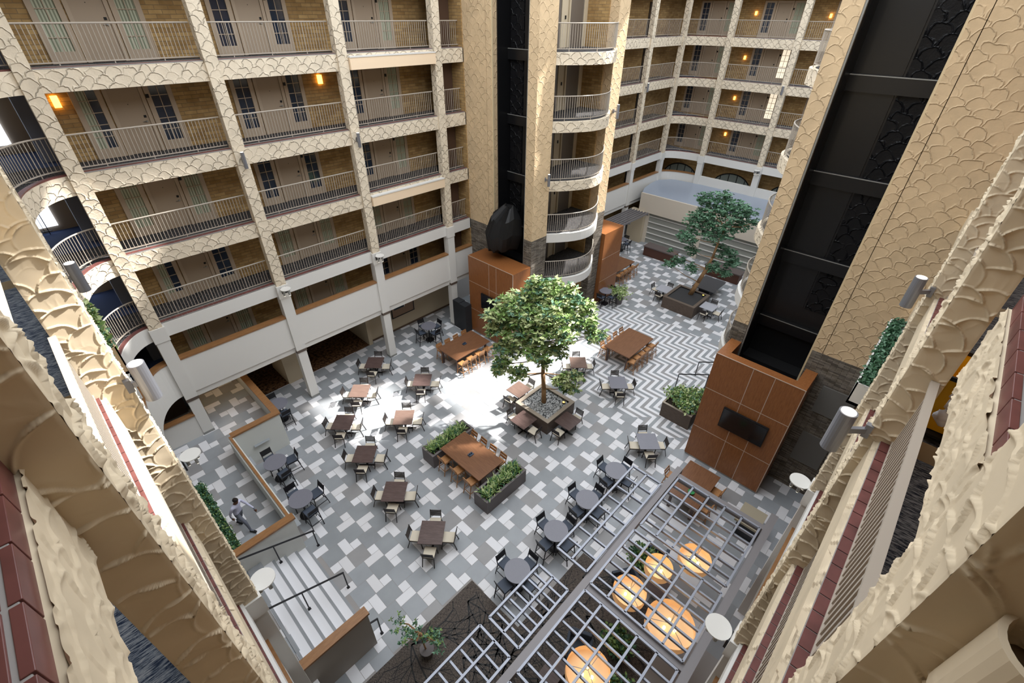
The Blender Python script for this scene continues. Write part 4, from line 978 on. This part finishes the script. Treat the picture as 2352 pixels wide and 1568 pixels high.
def spiky(root_xy, x0, x1, y0, y1, z, n, ls, mats_, label, seed, broad=False):
    root = empty('spiky_plant' if not broad else 'leafy_shrub', (root_xy[0], root_xy[1], z)); tag(root, label, 'plant'); rg = random.Random(seed); lf = MB()
    for _ in range(n):
        cx, cy = rg.uniform(x0, x1), rg.uniform(y0, y1)
        for q in range(14):
            a = rg.uniform(0, 2*PI); d = Vector((math.cos(a), math.sin(a), rg.uniform(.6, 2.4)))
            p_ = Vector((cx-root_xy[0], cy-root_xy[1], 0)); mt = rg.choice(mats_); L_ = ls*rg.uniform(.6, 1.2)
            if broad:
                tip = p_+d.normalized()*L_; 
                for w_i in range(3): leaf(lf, tip+Vector((rg.gauss(0, .05), rg.gauss(0, .05), rg.gauss(0, .05))), .16, mt, rg, wr=.3)
            else:
                dn = d.normalized(); sd_ = dn.cross(Vector((0, 0, 1))).normalized()*.018; m1 = p_+dn*L_*.55; e = p_+dn*L_+Vector((0, 0, -L_*.18)); i = len(lf.v)
                lf.v += [tuple(p_-sd_), tuple(p_+sd_), tuple(m1+sd_*1.3), tuple(m1-sd_*1.3), tuple(e)]; M = lf.mi(mt); lf.f += [(i, i+1, i+2, i+3), (i+3, i+2, i+4)]; lf.m += [M, M]
    tag(lf.build('foliage', root), kind='stuff')
planter(7.75, 10.2, 12.05, 12.85, .78, 'grey rectangular plant box at the upper left end of the central communal table', PLANT_BOX, PLANT_BOX, SOIL)
planter(7.78, 10.12, 8.6, 9.4, .78, 'grey rectangular plant box at the lower right end of the central communal table', PLANT_BOX, PLANT_BOX, SOIL)
planter(18.02, 19.9, 4.9, 6.45, .92, 'dark wood plant box beside the right wood enclosure', PLANT_WOOD, PCAP, SOIL)
GS = [LEAF1, LEAF2, LEAF3, LEAF1]
spiky((9, 12.45), 7.95, 10.0, 12.2, 12.7, .68, 60, .42, GS, 'spiky green grasses in the upper left plant box of the central table', 1)
spiky((9, 9.0), 7.95, 9.95, 8.75, 9.25, .68, 55, .42, GS, 'spiky green grasses in the lower right plant box of the central table', 2)
spiky((18.9, 5.7), 18.2, 19.7, 5.1, 6.3, .85, 46, .5, [LEAF1, LEAF3, LEAF4, LEAF1], 'broad leaved shrub in the box beside the right enclosure', 3, True)
spiky((26.0, 14.3), 25.9, 26.4, 14.0, 14.5, .4, 14, .8, [LEAF1, LEAF3], 'bright green potted plant at the foot of the left tower pier', 4, True)
b = MB(); b.tube((26.15, 14.25, 0), (26.15, 14.25, .45), .22, PLANT_BOX, 16, r1=.28); tag(b.build('plant_pot'), 'grey plant pot at the foot of the left tower pier', 'pot')
# ---- trees
def tree(base, trunk, clusters, label, mats_, seed, leafn, ls, name='indoor_tree'):
    root = empty(name, base); tag(root, label, 'tree'); rg = random.Random(seed); o = Vector(base)
    tk = MB(); pts = [Vector(q)-o for q, r_ in trunk]; rr = [r_ for q, r_ in trunk]
    for i in range(len(pts)-1): tk.tube(pts[i], pts[i+1], rr[i], BARK, 12, r1=rr[i+1])
    tk.build('trunk', root, smooth=True)
    br = MB(); lf = MB()
    for (c, rad) in clusters:
        c = Vector(c)-o
        j = min(range(1, len(pts)), key=lambda q: (pts[q]-c).length+max(0, pts[q].z-c.z)*.5)
        s = pts[j]; midp = (s+c)/2+Vector((rg.gauss(0, .1), rg.gauss(0, .1), -.12)); br.tube(s, midp, .035, BARK, 6, r1=.022); br.tube(midp, c, .022, BARK, 6, r1=.01)
        for _ in range(int(leafn*(rad/.8)**2)):
            v = Vector((rg.gauss(0, 1), rg.gauss(0, 1), rg.gauss(0, 1))).normalized(); rr_ = rad*(rg.random()**.45); p_ = c+Vector((v.x*rr_, v.y*rr_, v.z*rr_*.72))
            # whorl of leaves at a twig tip
            mt = rg.choice(mats_)
            for w_i in range(6):
                a = rg.uniform(0, 2*PI); d = Vector((math.cos(a), math.sin(a), rg.uniform(-.45, .35)))
                leaf(lf, p_, ls*rg.uniform(.7, 1.2), mt, rg, d=d, wr=.24)
    br.build('branches', root); tag(lf.build('foliage', root), kind='stuff')
TREE1 = [((12.79, 12.37, 6.24), 0.81), ((13.66, 11.99, 6.37), 0.88), ((14.36, 11.31, 6.58), 0.88), ((14.98, 10.52, 6.08), 0.83), ((14.91, 9.57, 5.73), 0.62), ((15.07, 9.13, 5.11), 0.43), ((12.57, 12.57, 5.33), 0.63), ((12.14, 12.67, 6.01), 0.42), ((12.89, 11.78, 5.3), 0.94), ((13.39, 10.93, 5.7), 0.96), ((13.92, 10.12, 5.59), 0.86), ((12.54, 12.11, 4.22), 0.69), ((12.33, 12.34, 3.31), 0.54), ((12.79, 11.63, 2.92), 0.54), ((12.34, 12.65, 2.74), 0.34), ((12.95, 10.81, 4.68), 0.74), ((13.87, 10.22, 4.38), 0.52), ((14.66, 10.43, 7.14), 0.42), ((15.26, 9.91, 6.33), 0.47), ((14.4, 10.21, 2.33), 0.51), ((14.81, 9.88, 1.77), 0.43), ((15.01, 9.84, 2.46), 0.38), ((13.92, 11.61, 7.19), 0.61), ((13.63, 10.75, 3.59), 0.41), ((14.36, 11.01, 7.46), 0.26), ((12.19, 12.74, 5.07), 0.32), ((15.39, 9.01, 5.18), 0.27), ((12.95, 11.46, 6.22), 0.72), ((13.72, 10.52, 6.41), 0.71)]
TREE2 = [((29.97, 10.72, 6.81), 1.0), ((30.02, 9.52, 6.97), 1.03), ((30.12, 8.67, 7.16), 0.53), ((29.61, 11.37, 6.02), 0.96), ((28.89, 11.55, 5.13), 0.74), ((29.65, 9.97, 5.67), 1.05), ((30.4, 9.03, 6.15), 0.71), ((30.2, 8.14, 6.59), 0.32), ((29.5, 11.25, 3.96), 0.47), ((29.01, 11.77, 3.22), 0.47), ((28.56, 12.29, 2.96), 0.42), ((29.61, 9.61, 3.3), 0.52), ((30.24, 9.3, 4.19), 0.63), ((30.43, 8.81, 3.61), 0.57), ((30.31, 9.04, 2.83), 0.47), ((29.09, 10.8, 2.97), 0.47), ((29.72, 11.34, 7.42), 0.61), ((30.12, 10.37, 7.7), 0.54), ((30.03, 9.7, 4.59), 0.34), ((29.08, 12.56, 3.67), 0.24)]
tree((14.0, 10.9, .7), [((14.0, 10.9, .6), .13), ((13.98, 10.95, 1.6), .11), ((13.9, 11.0, 2.6), .10), ((13.95, 11.05, 3.4), .08), ((13.9, 11.1, 4.4), .06), ((13.9, 11.2, 5.4), .04)], TREE1, 'big leafy green tree in the gravel planter, lit by the sun', [LEAF1, LEAF1, LEAF3, LEAF4, LEAF3], 11, 120, .24)
tree((29.7, 10.7, .7), [((29.7, 10.7, .7), .17), ((29.75, 10.4, 1.8), .14), ((29.8, 10.1, 2.9), .12), ((29.75, 9.9, 3.8), .08), ((29.7, 9.8, 4.9), .06), ((29.7, 9.6, 6.0), .04)], TREE2, 'slender leaning tree with blue green leaves in the far planter', [LEAF4, LEAF4, LEAF2], 12, 110, .22)
# planter lights
for (x, y, z, t) in ((14.6, 10.1, .72, 'leafy'), (30.0, 9.9, .78, 'slender')): b = MB(); b.tube((0, 0, 0), (0, 0, .08), .07, DARKM, 14); b.tube((0, 0, .08), (0, 0, .085), .055, WARM, 14); o = b.build('uplight'); o.location = (x, y, z); tag(o, f'small glowing uplight in the planter of the {t} tree', 'light')
# ---- pergola
pg = empty('pergola', (0, 0, 2.7)); tag(pg, 'grey metal lattice pergola hanging over the lounge', 'pergola')
def pbox(name, x0, x1, y0, y1, z0, z1, mt): a = MB(); a.box(x0, x1, y0, y1, z0-2.7, z1-2.7, mt); return a.build(name, pg)
pbox('main_beam', .5, 13.0, 3.24, 3.46, 2.6, 2.85, BEAMG); pbox('main_beam', .5, 13.4, -.12, .12, 2.6, 2.85, BEAMG)
for x in (12.55, 6.80, 1.4): pbox('cross_beam', x, x+.2, .12, 3.24, 2.6, 2.82, BEAMG)
def lattice(x0, x1, y0, y1, nx, ny, lab):
    a = MB(); z0, z1 = 2.86-2.7, 2.94-2.7; w_ = .065
    for yy in (y0, y1): a.box(x0, x1, yy-w_/2, yy+w_/2, z0, z1, LGREY)
    for xx in (x0, x1): a.box(xx-w_/2, xx+w_/2, y0, y1, z0, z1, LGREY)
    for i in range(1, ny): yy = y0+(y1-y0)*i/ny; a.box(x0, x1, yy-w_/2, yy+w_/2, z0, z1, LGREY)
    lt = a.build('lattice_frame', pg)
    for i in range(1, nx): xx = x0+(x1-x0)*i/nx; a = MB(); a.box(xx-.028, xx+.028, y0, y1, z0-.1, z0-.004, LGREY); a.build('slat', lt)
lattice(7.18, 11.75, 3.5, 4.66, 8, 2, 0); lattice(4.18, 6.34, 3.56, 4.7, 8, 2, 0); lattice(1.2, 3.86, 3.58, 4.74, 7, 2, 0)
lattice(9.75, 12.45, .2, 3.15, 7, 5, 0); lattice(6.98, 9.45, .2, 3.2, 7, 5, 0); lattice(3.75, 6.70, .2, 3.2, 8, 5, 0); lattice(1.6, 3.45, .2, 3.2, 4, 5, 0)
def drum(x, y, R_, z, label, on=True):
    root = empty('pendant_drum', (x, y, z)); tag(root, label, 'pendant lamp', 'large drum pendant lamps'); a = MB(); n = 30
    for i in range(n):
        t0, t1 = 2*PI*i/n, 2*PI*(i+1)/n; f = lambda t, r_, zz: (r_*math.cos(t), r_*math.sin(t), zz)
        a.face([f(t0, R_, 0), f(t1, R_, 0), f(t1, R_, .3), f(t0, R_, .3)], DRUM)
    a.tube((0, 0, .02), (0, 0, .03), R_, DRUM, n); a.build('shade', root)
    a = MB()
    for t in (0, PI*2/3, PI*4/3): a.bar((0, 0, .3), (R_*math.cos(t), R_*math.sin(t), .28), .015, .015, SILL)
    a.tube((0, 0, .3), (0, 0, 2.8-z), .008, SILL, 6); a.build('spider_rods', root)
    for t in (.5, 2.6, 4.7): a = MB(); a.tube((.25*R_*math.cos(t), .25*R_*math.sin(t), .08), (.25*R_*math.cos(t), .25*R_*math.sin(t), .17), .04, DRUMI, 10); a.build('bulb', root)
drum(8.05, 2.35, .52, 1.85, 'glowing drum pendant lamp under the middle lattice, toward the communal tables'); drum(8.05, .95, .72, 1.85, 'largest glowing drum pendant lamp close to the right parapet')
drum(10.5, 1.35, .52, 1.85, 'glowing drum pendant lamp under the farthest lattice'); drum(5.35, 2.0, .62, 1.85, 'glowing drum pendant lamp under the nearest lattice at the bottom edge'); drum(9.5, 2.1, .45, 1.7, 'smaller drum pendant lamp between the two farther lattices')
# lounge furniture seen through the lattice
def lounge(x, y, rz, label, mt=BLUEC):
    root = empty('lounge_chair', (x, y, 0), rz); tag(root, label, 'armchair', 'lounge chairs under the pergola')
    a = MB(); a.box(-.35, .35, -.35, .35, .2, .42, mt); a.build('seat', root, bevel=.03); a = MB(); a.box(-.35, .35, -.45, -.33, .2, .85, mt); a.build('backrest', root, bevel=.03)
    for s in (-1, 1): a = MB(); a.box(s*.36-.05, s*.36+.05, -.4, .35, .2, .6, mt); a.build('armrest', root, bevel=.02)
    for sx in (-1, 1):
        for sy in (-1, 1): a = MB(); a.tube((sx*.3, sy*.3, 0), (sx*.3, sy*.3, .2), .02, DARKM, 6); a.build('leg', root)
for i, (x, y, r_, t) in enumerate(((9.1, 2.9, 1.0, 'below the middle lattice'), (8.9, 1.3, 2.6, 'right of the largest drum lamp'), (10.6, 2.6, .3, 'under the farthest lattice'), (6.2, 2.8, 2.0, 'near the cross beam at the bottom'), (4.6, 1.3, 4.0, 'under the nearest lattice'))): lounge(x, y, r_, f'dark slate lounge chair {t}')
for (x, y, t) in ((9.9, 2.0, 'farther'), (5.2, 3.0, 'nearer')):
    root = empty('coffee_table', (x, y, 0)); tag(root, f'low dark coffee table under the pergola, the {t} one', 'table'); a = MB(); a.box(-.45, .45, -.3, .3, .38, .42, WDARK); a.build('tabletop', root)
    for sx in (-1, 1):
        for sy in (-1, 1): a = MB(); a.tube((sx*.4, sy*.25, 0), (sx*.4, sy*.25, .38), .02, DARKM, 6); a.build('leg', root)
for q, (x, y, t) in enumerate(((6.0, 1.2, 'nearest'), (7.3, 2.0, 'middle'), (10.2, 2.9, 'farthest'))):
    planter(x-.25, x+.25, y-.25, y+.25, .45, f'small dark planter under the {t} lattice', PLANT_BOX, PLANT_BOX, SOIL); spiky((x, y), x-.18, x+.18, y-.18, y+.18, .38, 12, .5, [LEAF1, LEAF2], f'green plant under the {t} lattice', 30+q, True)
# beige low display board on floor right
root = empty('low_bench', (14.0, .2, 0)); tag(root, 'beige rectangular bench on the tiles near the right columns', 'bench'); a = MB(); a.box(0, 1.05, 0, .9, .78, .88, mat('bench_beige', (158, 148, 128), .7)); a.build('bench_top', root); a = MB(); a.box(.1, .95, .1, .8, 0, .78, DARKM); a.build('bench_base', root)
# speakers / black panels beside left enclosure
for i, (x, y, t) in enumerate(((16.35, 20.1, 'left'), (16.3, 19.45, 'right'))): b = MB(); b.box(-.25, .25, -.3, .3, 0, 1.95, mat('charcoal', (40, 42, 46), .6)); o = b.build('black_cabinet'); o.location = (x, y, 0); tag(o, f'tall black cabinet beside the left wood enclosure, the {t} one', 'cabinet')
# dark rails by right tower
for (x, y, t) in ((20.6, 6.9, 'nearer'), (22.4, 6.6, 'farther')):
    handrail([(x, y, .95), (x+1.1, y-1.2, .95)], [(x, y, 0, .95), (x+1.1, y-1.2, 0, .95)], f'dark tubular guard rail behind the right enclosure, the {t} one')
# small plant at bottom in front of the grey guard wall
tree((2.9, 6.3, 0), [((2.9, 6.3, 0), .03), ((2.85, 6.35, .8), .025), ((2.8, 6.4, 1.5), .015)], [((2.55, 7.1, 1.5), .28), ((2.75, 6.65, 1.45), .33), ((2.95, 6.2, 1.4), .3), ((3.2, 6.1, 1.2), .28), ((2.45, 6.5, 1.6), .3), ((3.05, 5.75, 1.5), .3)], 'small potted tree at the bottom edge beside the carpet', [LEAF4, LEAF2, LEAF1], 21, 120, .11, 'potted_tree')
b = MB(); b.tube((2.9, 6.3, 0.005), (2.9, 6.3, .4), .18, PLANT_BOX, 16, r1=.23); tag(b.build('plant_pot'), 'grey pot of the small tree at the bottom edge', 'pot')
# ---- stairwell behind the first column: dark stone pier, bright window, blue carpet, dark rails
b = MB(); b.box(.95, 1.4, 23.0, 23.5, 0, 18.4, mat('slate_stone', (112, 118, 134), .7)); tag(b.build('stone_pier'), 'dark blue grey stone pier behind the rounded left corner', 'pier')
for lv in (5, 4, 3, 2):
    z = LV[lv]; b = MB(); b.box(-3.2, 1.6, 22.2, 27, z-.25, z, BEIGE, top=mat('blue_carpet', (46, 62, 98), .9)); struct(b, 'floor')
    railing([(-2.0, 24.9), (.2, 24.9)], z, f'thin dark railing of the {ORD[lv]} level landing behind the rounded left corner', 'dark landing railings', indiv=False, mtr=DARKM)
b = MB(); b.box(-3.2, 1.6, 25.2, 25.4, 0, 18.4, mat('landing_wall', (168, 154, 138), .8)); b.box(1.5, 1.7, 22.2, 27, 0, 18.4, BRICK); struct(b, 'wall_landing')
for z in (9.9, 12.9, 7.0): b = MB(); b.box(-2.4, .45, 25.14, 25.19, z, z+1.7, mat('daylight_window', (235, 242, 255), emit=(230, 240, 255), es=2.2)); struct(b, 'window'); b = MB(); b.box(-2.4, .45, 25.10, 25.14, z+.9, z+.98, DARKM); struct(b, 'window')
# ---- housekeeping cart in the right corridor
ct = empty('housekeeping_cart', (7.06, -1.2, 12.58)); ct.scale = (.9, .66, 1); tag(ct, 'yellow bag housekeeping cart in the fifth level corridor at the right', 'cart')
a = MB(); n = 14
prof = [(.0, .34, .5), (.35, .38, .55), (.8, .42, .62)]
for (z0, ax, ay), (z1, bx, by) in zip(prof, prof[1:]):
    for (p0, p1, q0, q1) in (((-ax, -ay), (ax, -ay), (-bx, -by), (bx, -by)), ((ax, -ay), (ax, ay), (bx, -by), (bx, by)), ((ax, ay), (-ax, ay), (bx, by), (-bx, by)), ((-ax, ay), (-ax, -ay), (-bx, by), (-bx, -by))):
        a.face([(p0[0], p0[1], z0+.12), (p1[0], p1[1], z0+.12), (q1[0], q1[1], z1+.12), (q0[0], q0[1], z1+.12)], mat('yellow_bag', (224, 170, 20), .6))
a.face([(-.34, -.5, .13), (.34, -.5, .13), (.34, .5, .13), (-.34, .5, .13)], mat('yellow_bag', (224, 170, 20)))
a.build('yellow_bag', ct)
a = MB()
for p0, p1 in (((-.43, -.63, .93), (.43, -.63, .93)), ((.43, -.63, .93), (.43, .63, .93)), ((.43, .63, .93), (-.43, .63, .93)), ((-.43, .63, .93), (-.43, -.63, .93))): a.bar(p0, p1, .04, .05, BLACKM)
for sx in (-1, 1):
    for sy in (-1, 1): a.bar((sx*.43, sy*.6, .08), (sx*.43, sy*.6, .93), .03, .03, BLACKM)
a.box(-.45, .45, -.65, .65, .07, .11, BLACKM); a.build('cart_frame', ct)
for sx in (-1, 1):
    for sy in (-1, 1): a = MB(); a.tube((sx*.38-.015, sy*.5, .04), (sx*.38+.015, sy*.5, .04), .04, DARKM, 10); a.build('wheel', ct)
a = MB(); rg = random.Random(2)
for i in range(8): a.tube((-.52+rg.gauss(0, .02), .2+rg.gauss(0, .03), 1.0-.07*i), (-.52+rg.gauss(0, .02), .2+rg.gauss(0, .03), .9-.07*i), .07+rg.uniform(-.01, .02), mat('white_cloth', (226, 228, 236), .8), 8)
o = a.build('mop_cloth', smooth=True); o.location = ct.location; tag(o, 'white mop cloth hanging on the yellow housekeeping cart', 'cloth')
# ---- walking person
def person(loc, rz):
    root = empty('person', loc, rz); tag(root, 'person in light lilac shirt and grey trousers walking beside the hedge', 'person')
    me = bpy.data.meshes.new('body'); V = []; E = []; Rr = []
    def add(p_, r_, par=None):
        V.append(p_); Rr.append(r_)
        if par is not None: E.append((par, len(V)-1))
        return len(V)-1
    pel = add((0, 0, .98), (.15, .12)); sp = add((0, .03, 1.18), (.145, .11), pel); ch = add((0, .08, 1.38), (.17, .12), sp); nk = add((0, .12, 1.52), (.06, .06), ch); hd0 = add((0, .16, 1.60), (.075, .085), nk); hd1 = add((0, .18, 1.70), (.08, .095), hd0); add((0, .18, 1.77), (.05, .06), hd1)
    # local +y forward. arms
    for s, fwd in ((-1, .28), (1, -.25)):
        sh = add((s*.2, .09, 1.44), (.06, .06), ch); el = add((s*.27, .09+fwd*.45, 1.18), (.045, .045), sh); wr = add((s*.27, .09+fwd+.08, .98), (.03, .03), el); add((s*.26, .09+fwd+.13, .90), (.035, .02), wr)
    for s, f1, f2 in ((-1, -.18, -.42), (1, .24, .30)):
        hp = add((s*.1, 0, .92), (.09, .09), pel); kn = add((s*.1, f1+(.06 if s < 0 else 0), .52), (.065, .065), hp); an = add((s*.1, f2, .1+(.1 if s < 0 else 0)), (.04, .04), kn); add((s*.1, f2+.17, .05+(.04 if s < 0 else 0)), (.035, .028), an)
    me.from_pydata(V, E, []); o = bpy.data.objects.new('body', me); COL.objects.link(o); o.parent = root
    sk = o.modifiers.new('skin', 'SKIN'); 
    for i, r_ in enumerate(Rr): me.skin_vertices[0].data[i].radius = r_
    me.skin_vertices[0].data[0].use_root = True
    ss = o.modifiers.new('sub', 'SUBSURF'); ss.levels = 2; ss.render_levels = 2
    cm = mat('clothing', (190, 192, 214), .8); k = NT(cm); tc = k.n('ShaderNodeTexCoord'); sp_ = k.n('ShaderNodeSeparateXYZ'); k.l(tc.outputs['Object'], sp_.inputs[0])
    r1 = k.n('ShaderNodeValToRGB'); r1.color_ramp.interpolation = 'CONSTANT'; k.l(k.mth('DIVIDE', sp_.outputs[2], 2), r1.inputs[0]); e = r1.color_ramp.elements
    e[0].position = 0; e[0].color = srgb(30, 28, 30); e[1].position = .045; e[1].color = srgb(104, 108, 120)
    for pos, c in ((.50, srgb(196, 198, 222)), (.755, srgb(110, 76, 58))): x = e.new(pos); x.color = c
    k.l(r1.outputs[0], k.b.inputs['Base Color']); me.materials.append(cm)
    h = MB(); n = 12
    for i in range(n):
        for j in range(5):
            f = lambda a, b_: (.088*math.sin(b_)*math.cos(a), .17+.105*math.sin(b_)*math.sin(a), 1.70+.11*math.cos(b_))
            a0, a1 = 2*PI*i/n, 2*PI*(i+1)/n; b0, b1 = PI*.5*j/5, PI*.5*(j+1)/5; h.face([f(a0, b0), f(a0, b1), f(a1, b1), f(a1, b0)], mat('dark_hair', (36, 28, 26), .8))
    h.build('hair', root, smooth=True)
    for s, f1, z in ((-1, -.36, .06), (1, .36, .03)): sh = MB(); sh.box(s*.1-.045, s*.1+.045, f1-.1, f1+.16, z-.03, z+.05, BLACKM); sh.build('shoe', root, bevel=.02)
    for s, fy in ((-1, .50), (1, -.03)):
        hb = MB(); sk_ = mat('skin', (110, 76, 58), .6); hb.box(s*.26-.02, s*.26+.02, fy-.045, fy+.045, .84, .92, sk_)
        for q in range(4): hb.tube((s*.26, fy-.033+q*.022, .845), (s*.25, fy-.03+q*.021, .775+.008*abs(q-1.5)), .009, sk_, 6, r1=.007)
        hb.tube((s*.26-s*.02, fy+.04, .90), (s*.25-s*.02, fy+.07, .845), .01, sk_, 6, r1=.008); hb.build('hand', root)
person((.62, 14.25, ZR), -2.6)
# ---- seventh level slabs above the camera, walls carried up to the roof
b = MB(); b.box(-2.6, -.48, -2.7, 27, 17.8, 18.36, BEIGE); b.box(-.48, 19, -2.7, -.56, 17.8, 18.36, BEIGE); b.box(-2.6, 45, YL+.1, 23, 17.95, 18.36, BEIGE); b.box(XF+.1, 45, -1, 20.5, 17.95, 18.36, BEIGE); struct(b, 'ceiling')
b = MB(); b.box(-2.6, -2.4, -2.7, 23, 17.9, 22, BEIGE); b.box(-2.6, 45, 22.4, 22.6, 18.4, 22, BEIGE); b.box(44.5, 44.7, -2.7, 22.6, 18.4, 22, BEIGE); b.box(-2.4, 44.6, -2.7, -2.5, 17.9, 22, BEIGE); struct(b, 'wall_upper')
wl = bpy.data.lights.new('corridor_lamp', 'AREA'); wl.size = .5; wl.energy = 14; wl.color = (1, .72, .42); wo = bpy.data.objects.new('corridor_lamp', wl); COL.objects.link(wo); wo.location = (2.6, 22.6, 3.45)
# ---- unseen roof, its openings shaped to throw the wanted sun patches
rf = MB()
P1 = [(5.9, 20.3), (9.3, 19.2), (10.1, 17.0), (10.2, 15.8), (8.4, 14.7), (6.4, 15.5), (5.9, 18.5)]
P2 = [(10.9, 16.2), (12.7, 17.0), (14.9, 15.8), (20.5, 13.8), (20.5, 11.8), (15.5, 12.3), (12.8, 12.0), (10.9, 13.6)]
P3 = [(3, 18.5), (3, 22.5), (-1, 22.5), (-1, 18)]
SH = 22/math.tan(SUN_EL); SX, SY = SH*math.cos(SUN_AZ), SH*math.sin(SUN_AZ)
def shift(P): return [(x+SX, y+SY) for x, y in P]
P4 = [(7.4, 14.7), (10.9, 13.8), (12.4, 12.4), (12.6, 11.5), (11.2, 10.6), (8.2, 10.8)]
HOLES = [shift(P1), shift(P2), shift(P4), [(4.5, 1.5), (9.2, 1.5), (9.2, 5.2), (4.5, 5.2)], [(8.8, 15.2), (13.2, 15.2), (13.2, 17.6), (8.8, 17.6)], [(32, 9.8), (37, 9.8), (37, 12.6), (32, 12.6)], [(29.2, 14.6), (29.2, 12.6), (41, 8.8), (41, 10.8)]]  # floor patches shifted along the sun, plus cuts that light columns and piers
def inside(x, y, P):
    r = False; n = len(P)
    for i in range(n):
        x0, y0 = P[i]; x1, y1 = P[(i+1) % n]
        if (y0 > y) != (y1 > y) and x < (x1-x0)*(y-y0)/(y1-y0)+x0: r = not r
    return r
st_ = .4; nx = int(76/st_); ny = int(42/st_)  # reaches past the building to keep stray sun out
RM = mat('roof_white', (220, 220, 220), .8)
for j in range(ny):
    run = None
    for i in range(nx+1):
        x, y = -6+st_*(i+.5), -15+st_*(j+.5)
        hole = i == nx or any(inside(x, y, P) for P in HOLES)
        if not hole and run is None: run = i
        if hole and run is not None:
            rf.box(-6+st_*run, -6+st_*i, -15+st_*j, -15+st_*(j+1), 22.0, 22.1, RM); run = None
struct(rf, 'roof')
